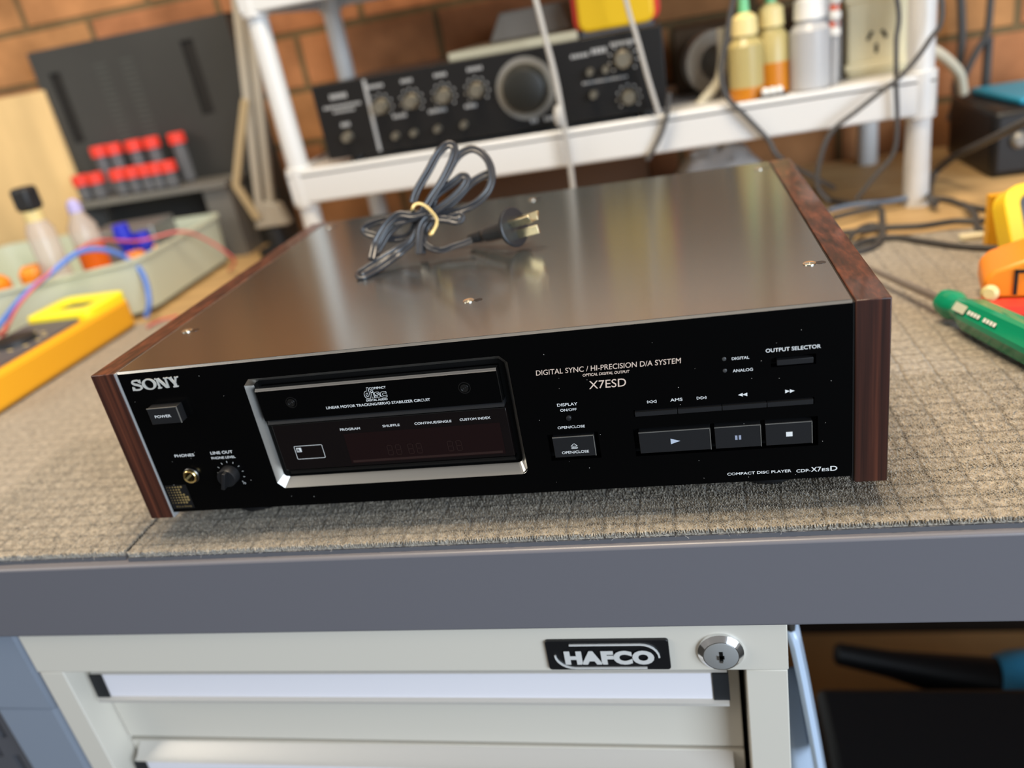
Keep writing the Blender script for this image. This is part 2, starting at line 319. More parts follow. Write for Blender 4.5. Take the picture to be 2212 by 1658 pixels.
# ================================================================= CARPET TILES
def tile(x0, x1, y0, y1, label, seed, zones):
    cx, cy = (x0 + x1) / 2, (y0 + y1) / 2
    R_ = thing('carpet_tile', (cx, cy, bt), label, 'carpet tile')
    MB().box((x0, y0, bt), (x1, y1, -.0042)).build('backing', M['carpet_back'], R_)
    w = MB(); n = 60
    xs = [x0 + .0006 + (x1 - x0 - .0012) * i / n for i in range(n + 1)]; ys = [y0 + .0012 + (y1 - y0 - .0024) * i / n for i in range(n + 1)]
    w.add([(x, y, -.0005 + random.uniform(-.0003, .0003)) for y in ys for x in xs], [(j * (n + 1) + i, j * (n + 1) + i + 1, (j + 1) * (n + 1) + i + 1, (j + 1) * (n + 1) + i) for j in range(n) for i in range(n)])
    w.box((x0 + .0006, y0 + .0012, -.0042), (x1 - .0006, y1 - .0012, -.0008))
    w.build('pile', M['carpet'], R_)
    # looped yarn, modelled where the photograph is sharp
    g = np.random.default_rng(seed); pts = []
    for (a, b, c, d) in zones:
        p = .00150
        X_, Y_ = np.meshgrid(np.arange(a, b, p), np.arange(c, d, p * .92)); X_[::2] += p / 2
        P_ = np.stack([X_.ravel(), Y_.ravel()], 1) + g.normal(0, .00016, (X_.size, 2)); pts.append(P_)
    P_ = np.concatenate(pts)
    wx = .003 * np.sin(P_[:, 1] * 95 + seed) + .0015 * np.sin(P_[:, 1] * 310); wy = .0016 * np.sin(P_[:, 0] * 120 + seed) + .0011 * np.sin(P_[:, 0] * 420)
    gx = np.abs(((P_[:, 0] + wx) / .021) % 1 - .5); gy = np.abs(((P_[:, 1] + wy) / .0135) % 1 - .5)
    drop = ((gx > .470) & (g.random(len(P_)) < .6)) | ((gy > .462) & (g.random(len(P_)) < .7))
    P_ = P_[~drop]; N_ = len(P_)
    bm = bmesh.new(); bmesh.ops.create_icosphere(bm, subdivisions=1, radius=1); iv = np.array([v.co for v in bm.verts]); fi = np.array([[v.index for v in f.verts] for f in bm.faces]); bm.free()
    hgt = g.uniform(.0013, .0023, N_); rx = g.uniform(.00040, .00058, N_); ry = g.uniform(.00075, .0011, N_); an = g.normal(0, .55, N_); tl = g.normal(0, .35, N_)
    V = iv[None] * np.stack([rx, ry, hgt], 1)[:, None, :]
    V[..., 0] += V[..., 2] * tl[:, None]
    ca, sa = np.cos(an)[:, None], np.sin(an)[:, None]; vx = V[..., 0] * ca - V[..., 1] * sa; vy = V[..., 0] * sa + V[..., 1] * ca
    V = np.stack([vx + P_[:, 0, None], vy + P_[:, 1, None], V[..., 2] - .0012], -1).reshape(-1, 3)
    Fc = (fi[None] + (np.arange(N_) * len(iv))[:, None, None]).reshape(-1, 3)
    me = bpy.data.meshes.new('yarn_loops'); me.vertices.add(len(V)); me.vertices.foreach_set('co', V.astype(np.float32).ravel())
    me.loops.add(Fc.size); me.loops.foreach_set('vertex_index', Fc.astype(np.int32).ravel())
    me.polygons.add(len(Fc)); me.polygons.foreach_set('loop_start', np.arange(0, Fc.size, 3, dtype=np.int32)); me.update(calc_edges=True); me.shade_smooth()
    o = link('yarn_loops', me, M['carpet'], R_, smooth=0); o['kind'] = 'stuff'
    # frayed fibres on the front edge
    w = MB()
    for i in range(int((x1 - x0) * 900)):
        x = g.uniform(x0 + .002, x1 - .001)
        if x > .75 or ((math.sin(x * 60 + seed) + math.sin(x * 23)) < .2 and g.random() < .8): continue
        L_ = g.uniform(.0008, .0026); q = Vector((x, y0 + .001, g.uniform(-.004, -.0006))); dd = Vector((g.normal(0, .7), -1, g.normal(-.1, .6))).normalized()
        w.tube([q, q + dd * L_ * .5 + Vector((g.normal(0, .0004), 0, g.normal(0, .0003))), q + dd * L_ + Vector((g.normal(0, .0007), 0, g.normal(0, .0005)))], .00007, 3)
    o = w.build('edge_fibres', M['lint'], R_); o['kind'] = 'stuff'
tile(-.0165, .996, -.0172, .494, 'grey-beige carpet tile under the disc player', 1, [(-.0155, .488, -.0165, .052), (.489, .70, -.0165, .16)])
tile(-.524, -.0199, -.0152, .490, 'grey-beige carpet tile left of the disc player, under the yellow meter', 2, [(-.19, -.0204, -.0145, .16)])

# ================================================================= DISC PLAYER
PW, PZ0, PZ1, PD = .470, .016, .125, .364
P = thing('disc_player', (.235, .18, 0), 'black compact disc player with dark rosewood side panels, on the carpet', 'disc player')
for x0, x1 in ((0, .0172), (.4528, PW)):
    o = MB().box((x0, -.0008, PZ0), (x1, PD, PZ1)); me = o.mesh('side_panel')
    for p in me.polygons: p.material_index = 0 if abs(p.normal.y) > .5 else 1
    link('side_panel', me, [M['wood_v'], M['wood_h']], P, bevel=.0006)
MB().box((.01725, -.0006, PZ0 + .0003), (.0183, PD - .004, PZ1 - .0004)).build('metal_strip', M['strip'], P)
MB().box((.4518, .0004, PZ0 + .0003), (.45275, PD - .004, PZ1 - .0012)).build('metal_strip', M['chassis'], P)
MB().box((.0186, .012, .0225), (.4515, PD - .004, .1232)).build('chassis', M['chassis'], P)
w = MB().box((.0188, .0012, .12335), (.4512, PD - .003, .1252)); me = w.mesh('top_plate')
uv = me.uv_layers.new(name='uv')
for l in me.loops: c = me.vertices[l.vertex_index].co; uv.data[l.index].uv = (c.x, c.y)
tp = link('top_plate', me, M['plate'], P, smooth=0)
MB().prism([(.0, .1237), (.0011, .1250), (.003, .1250), (.003, .1237)], lambda u, v, w_: (w_, u, v), .0186, .4514).build('front_edge', M['edge'], P)
for i, (x, y) in enumerate(((.0305, .0655), (.2345, .0640), (.4405, .0640), (.0305, .334), (.237, .334), (.4405, .334))):
    w = MB(); w.lathe((x, y, .1250), (0, 0, 1), [(0, .0037), (.0007, .0037), (.0009, .0033), (.0006, .0026), (.0006, .0010), (.0002, .0006)], 20)
    w.box((x - .0022, y - .0003, .1252), (x + .0022, y + .0003, .1258)).build('screw', M['screw'], P)
    w = MB(); w.lathe((x + .0062, y, .12515), (0, 0, 1), [(0, .0030), (.00012, .0030)], 20)
    w.build('vent_hole', M['gun'], P)
for x in (.06, .41):
    for y in (.045, .31): MB().lathe((x, y, 0), (0, 0, 1), [(0, .019), (.003, .0215), (.018, .0215), (.0226, .018)], 28).build('foot', M['black'], P)
# front panel with its openings
px0, px1, pz0, pz1 = .0186, .4514, .0200, .1237
holes = [(.1020, .2683, .0338, .1128), (.3335, .4340, .0412, .0597), (.2834, .3134, .0418, .0595), (.4105, .4335, .0912, .0972), (.3352, .4323, .0673, .0716)]
w = MB(); plate_holes(w, px0, px1, pz0, pz1, 0, .012, holes); w.build('front_panel', M['panel'], P, smooth=0)
MB().box((.10, .0085, .033), (.27, .0118, .114)).box((.333, .006, .041), (.4345, .0118, .06)).box((.283, .006, .0415), (.314, .0118, .06)).box((.41, .005, .091), (.434, .0118, .0975)).box((.335, .003, .067), (.433, .0118, .072)).build('recess_floor', M['deep'], P)
# bezel round the tray
def ring(o_, i_, yo, yi):
    n = len(o_); return [(x, yo, z) for x, z in o_] + [(x, yi, z) for x, z in i_], [(k, (k + 1) % n, n + (k + 1) % n, n + k) for k in range(n)]
def cut(x0, x1, z0, z1, c, cbr):
    pts = [(x0, z0 + c), (x0, z1 - c), (x0 + c, z1), (x1 - c, z1), (x1, z1 - c), (x1, z0 + c)]
    pts += [(x1 - cbr + cbr * math.cos(a), z0 + cbr - cbr * math.sin(a)) for a in (math.radians(22), math.radians(45), math.radians(68))]
    return pts + [(x1 - cbr, z0), (x0 + c, z0)]
o1 = cut(.1022, .2681, .0340, .1126, .0042, .004); i1 = cut(.1062, .2650, .0392, .1088, .0030, .003)
w = MB(); v, f = ring(o1, i1, -.0002, .0052); w.add(v, f)
sq = [(.1018, .0336 + .003), (.1018, .1130 - .003), (.1018 + .003, .1130), (.2685 - .003, .1130), (.2685, .1127), (.2685, .0339), (.2685, .0338), (.2685, .0337), (.2685, .0336), (.268, .0336), (.1018, .0336)]
w.build('tray_bezel', M['alu'], P, smooth=0)
w = MB()
for (cx, cz_, s1, s2) in ((.1022, .0340, 1, 1), (.1022, .1126, 1, -1), (.2681, .1126, -1, -1), (.2681, .0340, -1, 1)):
    w = MB(); w.add([(cx - s1 * .0003, -.00005, cz_ - s2 * .0003), (cx + s1 * .0042, -.00005, cz_ - s2 * .0003), (cx - s1 * .0003, -.00005, cz_ + s2 * .0042)], [(0, 1, 2)]); w.build('panel_corner', M['panel'], P, smooth=0)
w = MB(); w.prism([(.106, .040), (.106, .1085), (.1088, .1085), (.1088, .0845), (.1098, .080), (.1098, .040)], XZ, .0045, .0085); w.build('inner_bezel', M['deep'], P)
# tray door
T = MB().box((.1078, .0005, .0830), (.2606, .0085, .1044)).build('tray_door', M['panel'], P)
MB().prism([(-.0003, .1036), (.0012, .1050), (.0050, .1050), (.0050, .1036)], lambda u, v, w_: (w_, u, v), .1078, .2606).build('door_edge', M['edge'], T)
MB().box((.2604, .0003, .0832), (.2609, .0045, .1040)).build('door_edge', M['gun'], T)
MB().prism([(.0006, .0800), (.0030, .0832), (.0080, .0832), (.0080, .0800)], lambda u, v, w_: (w_, u, v), .1085, .2612).build('door_sill', M['button'], T)
for x in (.1293, .2398):
    w = MB(); w.lathe((x, .0006, .0943), (0, -1, 0), [(0, .0037), (.0003, .0037), (.0003, .0033), (-.0002, .0030)], 28, cap=False)
    w.lathe((x, .0003, .0943), (0, -1, 0), [(0, .0026), (.0008, .0024), (.0008, .0019), (.0003, .0018), (.0003, .0011), (.0006, .0009), (.0006, .0006), (.0001, .0005)], 24)
    w.build('screw', M['gun'], T)
text('LINEAR MOTOR TRACKING/SERVO STABILIZER CIRCUIT', .1509, .2175, .0878, .0896, .00035, M['white'], T, offset=.012)
text('COMPACT', .1815, .1922, .0984, .0999, .00035, M['white'], T, offset=.02)
text('DIGITAL AUDIO', .1778, .1914, .0907, .0921, .00035, M['white'], T, offset=.02)
text('d', .1774, .1812, .0926, .1001, .00030, M['white'], T, name='disc_emblem', outline=.020, offset=.03)
text('isc', .1818, .1918, .0926, .0980, .00030, M['white'], T, name='disc_emblem', outline=.020, offset=.03)
# display
D = MB().box((.1098, .0022, .0456), (.2613, .0085, .0788)).build('display_window', M['glass'], P, bevel=.0004)
MB().box((.1560, .00205, .0478), (.2560, .0023, .0690)).build('display_tube', M['vfd'], D)
w = MB()
for i, x in enumerate((.182, .1875, .1955, .201, .221, .2265)):
    for (a, b, c, d) in ((0, .0035, 0, .0003), (0, .0035, .0034, .0037), (0, .0035, .0068, .0071), (0, .0003, 0, .0071), (.0032, .0035, 0, .0071)): w.box((x + a, .0018, .0520 + c), (x + b, .00206, .0520 + d))
w.build('digit_segments', M['vfd2'], D)
MB().box((.1575, .0018, .0485), (.2545, .00206, .0500)).build('display_strip', M['vfd2'], D)
MB().box((.1098, .0016, .0785), (.2613, .0024, .0790)).build('window_edge', M['gun'], D)
MB().box((.1115, .0016, .0450), (.2613, .0024, .0455)).box((.1120, .003, .0425), (.2613, .0085, .0440)).build('window_edge', M['gun'], D)
for s, a, b, c in (('PROGRAM', .1549, .1681, .0716), ('SHUFFLE', .1830, .1941, .0719), ('CONTINUE/SINGLE', .2036, .2270, .0719), ('CUSTOM INDEX', .2322, .2512, .0722)):
    text(s, a, b, c, c + .0016, .0017, M['white'], D, offset=.012)
w = MB(); rr = rrect(.1204, .0533, .1398, .0630, .0008); ri = rrect(.1207, .0536, .1395, .0627, .0006); n = len(rr)
w.add([(x, .0019, z) for x, z in rr] + [(x, .0019, z) for x, z in ri], [(k, (k + 1) % n, n + (k + 1) % n, n + k) for k in range(n)]); w.build('sensor_outline', M['white'], D, smooth=0)
MB().box((.1217, .0018, .0586), (.1249, .002, .0616)).build('sensor_mark', M['white'], D)
text('R', .1224, .1243, .0590, .0612, .0015, M['deep'], D, offset=.01)
# maker's lettering (slab serif), silver, slightly raised
w = MB()
LZ0, LZ1 = .1120, .1191
SL = [0]
def slab(poly): SL[0] += 1; w.prism(poly, lambda u, v, q: (u, q, LZ0 + v * (LZ1 - LZ0)), 0, -.00030 - SL[0] * 4e-6)
def stroke(x0, z0, x1, z1, t): slab([(x0 - t / 2, z0), (x0 + t / 2, z0), (x1 + t / 2, z1), (x1 - t / 2, z1)])
# S : thick swept curve with two serifs
sp = smooth_path([(.0322, 0, .76), (.0314, 0, .93), (.0297, 0, .945), (.0276, 0, .90), (.0272, 0, .74), (.0283, 0, .60), (.0305, 0, .50), (.0322, 0, .38), (.0325, 0, .21), (.0312, 0, .08), (.0292, 0, .055), (.0274, 0, .09), (.0267, 0, .24)], 6)
for k in range(len(sp) - 1):
    a, b = sp[k], sp[k + 1]; A_ = Vector((a.x, a.z * .0071)); B_ = Vector((b.x, b.z * .0071)); d = (B_ - A_).normalized(); q = Vector((-d.y, d.x)); tt = .00045 + .00042 * abs(d.y * .2 + .8 * (1 if .2 < a.z < .8 else .25))
    A_ -= d * .0001; B_ += d * .0001
    slab([(p.x, p.y / .0071) for p in (A_ - q * tt, B_ - q * tt, B_ + q * tt, A_ + q * tt)])
stroke(.0327, .64, .0330, 1.0, .0007); stroke(.0262, 0, .0265, .36, .0007)
# O : ring, thick at the sides
n_o = 36; oo = [(.0387 + .0050 * math.cos(2 * math.pi * k / n_o), .5 + .53 * math.sin(2 * math.pi * k / n_o)) for k in range(n_o)]; oi = [(.0387 + .0031 * math.cos(2 * math.pi * k / n_o), .5 + .41 * math.sin(2 * math.pi * k / n_o)) for k in range(n_o)]
for k in range(n_o): l = (k + 1) % n_o; slab([oo[k], oo[l], oi[l], oi[k]])
# N
stroke(.0452, 0, .0452, 1, .0010); stroke(.0512, .08, .0512, 1, .0010); stroke(.0508, 0, .0454, 1, .0021)
for a, b, z in ((.0440, .0465, 0), (.0438, .0462, .88), (.0500, .0526, .88)): slab([(a, z), (b, z), (b, z + .12), (a, z + .12)])
# Y
stroke(.0566, 0, .0566, .45, .0018); stroke(.0564, .38, .0541, 1, .0019); stroke(.0569, .38, .0589, 1, .0012)
for a, b, z in ((.0549, .0583, 0), (.0527, .0557, .88), (.0577, .0602, .88)): slab([(a, z), (b, z), (b, z + .12), (a, z + .12)])
w.build('maker_lettering', M['silver'], P, smooth=0)
# power button
b_ = MB().box((.0345, -.0062, .0900), (.0557, .004, .1013)).build('power_button', M['button'], P, bevel=.0003)
text('POWER', .0385, .0500, .0945, .0964, -.0064, M['white'], b_, offset=.015)
w = MB().box((.0345, -.00635, .1010), (.0557, -.0058, .10135)).box((.0553, -.00635, .0900), (.0558, -.0058, .1013)); w.build('button_edge', M['steel'], b_)
for s, a, b, c, h in (('PHONES', .0362, .0506, .0622, .0020), ('LINE OUT', .0626, .0785, .0624, .0021), ('PHONE LEVEL', .0620, .0792, .0588, .0017), ('DISPLAY', .2923, .3041, .0777, .0019), ('ON/OFF', .2936, .3031, .0743, .0017),
                    ('OPEN/CLOSE', .2904, .3064, .0630, .0017), ('AMS', .3561, .3628, .0754, .0019), ('DIGITAL', .3906, .3996, .0976, .0016), ('ANALOG', .3907, .4012, .0903, .0017), ('OUTPUT SELECTOR', .4082, .4359, .1002, .0022),
                    ('COMPACT DISC PLAYER', .3841, .4193, .0248, .0018), ('CDP-', .4220, .4296, .0243, .0020), ('X7', .4299, .4354, .0242, .0031), ('ES', .4357, .4397, .0242, .0020), ('D', .4402, .4439, .0242, .0031)):
    text(s, a, b, c, c + h, -.0002, M['white'], P, offset=.012)
text('DIGITAL SYNC / HI-PRECISION D/A SYSTEM', .2832, .3640, .0984, .1016, -.0002, M['peach'], P, shear=.12)
text('OPTICAL DIGITAL OUTPUT', .3095, .3357, .0953, .0970, -.0002, M['peach'], P, shear=.2, offset=.012)
text('X7ESD', .3120, .3330, .0872, .0922, -.0002, M['peach'], P, shear=.1)
w = MB()
for k in range(70):
    x = rng.uniform(.022, .45); z = rng.uniform(.0225, .121)
    if .099 < x < .271 and z > .030: continue
    a = rng.uniform(.00006, .00017); w.box((x - a, -.0002, z - a), (x + a, -.00003, z + a))
w.build('dust_specks', M['lint'], P, smooth=0)['kind'] = 'stuff'
# jack and level knob
j = MB(); j.lathe((.0433, 0, .0482), (0, -1, 0), [(0, .0056), (.0012, .0056), (.0016, .0052), (.0016, .0047)], 32, cap=False); j = j.build('headphone_jack', M['gun'], P)
w = MB(); w.lathe((.0433, 0, .0482), (0, -1, 0), [(0, .0047), (.0030, .0047), (.0034, .0043), (.0030, .0035), (-.006, .0033)], 32, cap=False); w.build('jack_ring', M['gold'], j)
w = MB(); w.lathe((.0433, .0005, .0482), (0, -1, 0), [(0, .0034), (.0001, .0034)], 24); w.build('jack_hole', M['deep'], j)
w = MB(); w.lathe((.0712, 0, .0470), (0, -1, 0), [(0, .0066), (.0055, .0064), (.0062, .0060)], 36); kb = w.build('level_knob', M['button'], P)
w = MB(Matrix.Translation((.0712, -.0062, .0470)) @ Matrix.Rotation(math.radians(20), 4, 'Y')); w.prism([(-.0012, -.006), (.0012, -.006), (.0010, .0062), (-.0010, .0062)], XZ, -.004, 0); w.build('knob_grip', M['button'], kb, bevel=.0003)
w = MB()
for k in range(11):
    a = math.radians(225 - 27 * k); c, s_ = math.cos(a), math.sin(a); w.mx = Matrix.Translation((.0718 + .0090 * c, -.00015, .0472 + .0090 * s_)) @ Matrix.Rotation(-a, 4, 'Y'); w.box((-.0006, -.00005, -.00012), (.0006, .00005, .00012))
w.build('knob_scale', M['white'], P, smooth=0)
text('0', .0642, .0651, .0385, .0399, -.0002, M['white'], P); text('10', .0782, .0799, .0388, .0402, -.0002, M['white'], P)
# maker's sticker with the dotted letter
b_ = MB().box((.0197, -.0003, .0228), (.0360, 0, .0412)).build('sticker', M['badge'], P, bevel=.0001)
w = MB()
for rI, cnt in enumerate((6, 5, 5, 6, 7, 7, 6)):
    for k in range(cnt): w.lathe((.0212 + k * .0021, -.00031, .0397 - rI * .00205), (0, -1, 0), [(0, .00028 + .00011 * k), (.00008, .00028 + .00011 * k)], 8)
w.build('dot_pattern', M['golddot'], b_, smooth=0)
text("It's a Sony", .0228, .0345, .0235, .0252, -.00045, M['golddot'], b_)
MB().box((.0200, -.0004, .0411), (.0360, 0, .0413)).box((.0359, -.0004, .0228), (.0361, 0, .0411)).build('sticker_edge', M['gun'], b_)
# small round key, open/close key
w = MB(); w.lathe((.2979, .0, .0700), (0, -1, 0), [(0, .0016), (.0012, .0015), (.0014, .0012)], 20); w.build('display_key', M['button'], P)
k_ = MB().box((.2862, -.0004, .0440), (.3106, .006, .0576)).build('open_key', M['button'], P, bevel=.0002)
MB().box((.2862, -.0006, .0573), (.3106, 0, .0577)).box((.3103, -.0006, .0440), (.3107, 0, .0576)).build('key_edge', M['steel'], k_)
text('OPEN/CLOSE', .2906, .3066, .0463, .0481, -.0006, M['white'], k_, offset=.012)
def loop_line(w, pts, t, y):
    n = len(pts)
    for i in range(n):
        a = Vector((pts[i][0], 0, pts[i][1])); b = Vector((pts[(i + 1) % n][0], 0, pts[(i + 1) % n][1])); d = (b - a).normalized(); q = Vector((-d.z, 0, d.x)) * t / 2
        a -= d * t / 2; b += d * t / 2; w.add([(p.x, y, p.z) for p in (a - q, b - q, b + q, a + q)], [(0, 1, 2, 3)])
w = MB(); loop_line(w, [(.2966, .0512), (.3004, .0512), (.2985, .0530)], .00032, -.0006); loop_line(w, [(.2967, .0496), (.3003, .0496), (.3003, .0504), (.2967, .0504)], .00032, -.0006); w.build('eject_symbol', M['white'], k_, smooth=0)
# skip and search keys
for x0, x1 in ((.3358, .3593), (.3597, .3835), (.3839, .4074), (.4078, .4316)):
    k_ = MB().box((x0, -.0008, .0677), (x1, .003, .0708)).build('skip_key', M['button'], P, bevel=.00015)
    MB().box((x0, -.00095, .0706), (x1, -.0006, .07085)).build('key_edge', M['gun'], k_)
tri = lambda x, z, s_, h: [(x, z - h), (x, z + h), (x + s_, z)]
w = MB()
for x in (.3459, .3731): pass
loop_line(w, tri(.3462, .0763, -.0020, .0009), .00030, -.0002); loop_line(w, tri(.3484, .0763, -.0020, .0009), .00030, -.0002); loop_line(w, [(.3434, .0755), (.3439, .0755), (.3439, .0771), (.3434, .0771)], .00025, -.0002)
loop_line(w, tri(.3707, .0763, .0020, .0009), .00030, -.0002); loop_line(w, tri(.3729, .0763, .0020, .0009), .00030, -.0002); loop_line(w, [(.3752, .0755), (.3757, .0755), (.3757, .0771), (.3752, .0771)], .00025, -.0002)
for x, s_ in ((.3952, -.0025), (.3976, -.0025), (.4174, .0025), (.4198, .0025)): w.add([(u, -.0002, v) for u, v in tri(x, .0763, s_, .0011)], [(0, 1, 2)])
w.build('transport_symbols', M['white'], P, smooth=0)
for nm, x0, x1 in (('play_key', .3364, .3764), ('pause_key', .3788, .4038), ('stop_key', .4063, .4309)):
    k_ = MB().box((x0, -.0004, .0432), (x1, .006, .0570)).build(nm, M['button'], P, bevel=.0002)
    MB().box((x0, -.0006, .0567), (x1, 0, .0571)).box((x1 - .0003, -.0006, .0432), (x1 + .0001, 0, .0570)).build('key_edge', M['steel'], k_)
    if nm == 'play_key': MB().add([(u, -.0006, v) for u, v in tri(.3541, .0501, .0054, .0018)], [(0, 1, 2)]).build('play_symbol', M['playgrey'], k_, smooth=0)
    if nm == 'pause_key': MB().box((.3897, -.0006, .0484), (.3910, -.0004, .0511)).box((.3917, -.0006, .0484), (.3930, -.0004, .0511)).build('pause_symbol', M['pausegrey'], k_)
    if nm == 'stop_key': MB().box((.4171, -.0006, .0484), (.4205, -.0004, .0512)).build('stop_symbol', M['white'], k_)
k_ = MB().box((.4137, .0002, .0918), (.4322, .004, .0950)).build('selector_key', M['button'], P, bevel=.0002)
for z in (.0986, .0917): w = MB(); w.lathe((.3866, 0, z), (0, -1, 0), [(0, .0011), (.0003, .0011), (.0005, .0008)], 16); w.build('indicator_lamp', M['led'], P)

# ================================================================= POWER CORD ON TOP
Zp = .1252
def cz(X, Y, dy=0.0):
    px, py = 740 + X / 4.606, 290 + Y / 4.606
    y = np.interp(py, [315, 455, 548, 600], [.216, .190, .171, .142]) + dy
    p = aty(px, py, float(y))
    if p.z < Zp + .0022: p = atz(px, py, Zp + .0022)
    return p
tw = [(-.0026, 0), (-.0022, .0011), (-.0014, .00145), (-.0006, .0011), (0, .0006), (.0006, .0011), (.0014, .00145), (.0022, .0011), (.0026, 0), (.0022, -.0011), (.0014, -.00145), (.0006, -.0011), (0, -.0006), (-.0006, -.0011), (-.0014, -.00145), (-.0022, -.0011)]
tw = [(a * 1.22, b * 1.1) for a, b in tw]
Cd = thing('mains_lead', (.2, .18, Zp), 'coiled black twin-core power cord with a flat-disc plug, lying on the player', 'power cord')
strands = [
 ([(700, 680), (740, 560), (850, 370), (950, 190), (1040, 105), (1105, 120), (1110, 200), (1060, 330), (980, 480), (900, 600), (840, 700), (760, 800), (640, 850), (520, 880)], -.004),
 ([(860, 780), (960, 530), (1050, 370), (1120, 250), (1200, 175), (1300, 145), (1400, 200), (1465, 300), (1485, 440), (1440, 570), (1320, 690), (1150, 765), (960, 790), (830, 800), (720, 830)], .006),
 ([(800, 760), (870, 660), (980, 560), (1100, 480), (1190, 415), (1235, 440), (1210, 510), (1120, 610), (1010, 700), (900, 770), (820, 800)], .001),
 ([(900, 790), (1040, 720), (1150, 620), (1260, 500), (1360, 430), (1455, 385)], .009),
 ([(850, 770), (700, 810), (560, 800), (450, 880), (370, 990), (320, 1100), (290, 1240)], -.006),
 ([(870, 800), (620, 860), (470, 960), (390, 1080), (340, 1170), (290, 1250)], .003),
 ([(720, 780), (520, 830), (330, 880), (225, 930), (240, 985), (400, 1025), (560, 1040), (680, 985), (740, 860), (800, 780)], .008),
 ([(800, 830), (740, 960), (680, 1060), (540, 1150), (400, 1235), (260, 1320), (165, 1390), (200, 1410), (330, 1345), (460, 1260), (560, 1180), (680, 1080), (760, 960), (830, 820)], 0),
 ([(930, 830), (850, 830), (790, 900), (765, 1020), (762, 1190)], -.003),
 ([(930, 825), (880, 850), (820, 940), (800, 1060), (790, 1190)], .004),
 ([(920, 830), (1050, 845), (1150, 805), (1185, 830), (1140, 865), (1040, 850), (930, 840)], .004),
 ([(790, 1000), (820, 1090), (900, 1140), (1000, 1150), (1100, 1115), (1200, 1085), (1285, 1050)], .0),
]
w = MB()
for i, (st, dy) in enumerate(strands):
    pts = smooth_path([cz(X, Y, dy) for X, Y in st], 6)
    pts = [p if p.z > Zp + .0016 else Vector((p.x, p.y, Zp + .0016)) for p in pts]
    w.sweep(pts, tw if i < 11 else [(a * .8, b) for a, b in tw], fix=Vector((.3, -1, .45)))
w.build('flex', M['cord'], Cd, smooth=60)
p0 = atz(1014, 517, Zp + .006); p1 = aty(1103, 492, p0.y - .021); ax = (p1 - p0).normalized(); Lh = (p1 - p0).length
prof = [(0, .0030)]
for k in range(6): prof += [(.0010 + k * .0024, .0026), (.0012 + k * .0024, .0037 + .00015 * k), (.0024 + k * .0024, .0037 + .00015 * k), (.0026 + k * .0024, .0026)]
prof += [(.0165, .0046), (.0215, .0058), (Lh - .004, .0064), (Lh, .0080)]
w = MB(); w.lathe(p0, ax, prof, 24); pl = w.build('plug', M['plug'], Cd)
w = MB(); w.lathe(p1 - ax * .001, ax, [(0, .0085), (.001, .0135), (.0035, .0150), (.0052, .0150), (.0058, .0142)], 36); w.build('plug_disc', M['plug'], pl)
upv = Vector((0, 0, 1)); sd = ax.cross(upv).normalized(); up2 = sd.cross(ax)
w = MB()
for s_, uo, rot in ((-.0045, .003, 30), (.0045, .003, -30), (0, -.006, 0)):
    q = p1 + ax * .0048 + sd * s_ + up2 * uo; mm = Matrix((sd, up2, ax)).transposed().to_4x4(); mm.translation = q
    w.mx = mm @ Matrix.Rotation(math.radians(rot), 4, 'Z'); w.box((-.0008, -.0032, 0), (.0008, .0032, .0205))
w.build('pin', M['brass'], pl, bevel=.0003)
# rubber band
fr = [(690, 745), (720, 700), (770, 688), (830, 715), (890, 775), (935, 840), (935, 900), (905, 960), (878, 995)]
bk = [(860, 960), (830, 900), (780, 830), (730, 780), (695, 760)]
c0 = cz(820, 790, 0); pts = smooth_path([cz(X, Y, -.012 + .004 * abs(k - 4) / 4) for k, (X, Y) in enumerate(fr)] + [cz(X, Y, .014) for X, Y in bk], 5, True)
w = MB(); w.sweep(pts, [(-.0010, -.0005), (.0010, -.0005), (.0010, .0005), (-.0010, .0005)], closed=True, fix=Vector((-.3, -1, .6)))
tag(w.build('rubber_band', M['band'], None, origin=c0), 'pale yellow rubber band wrapped around the coiled power cord', 'rubber band')

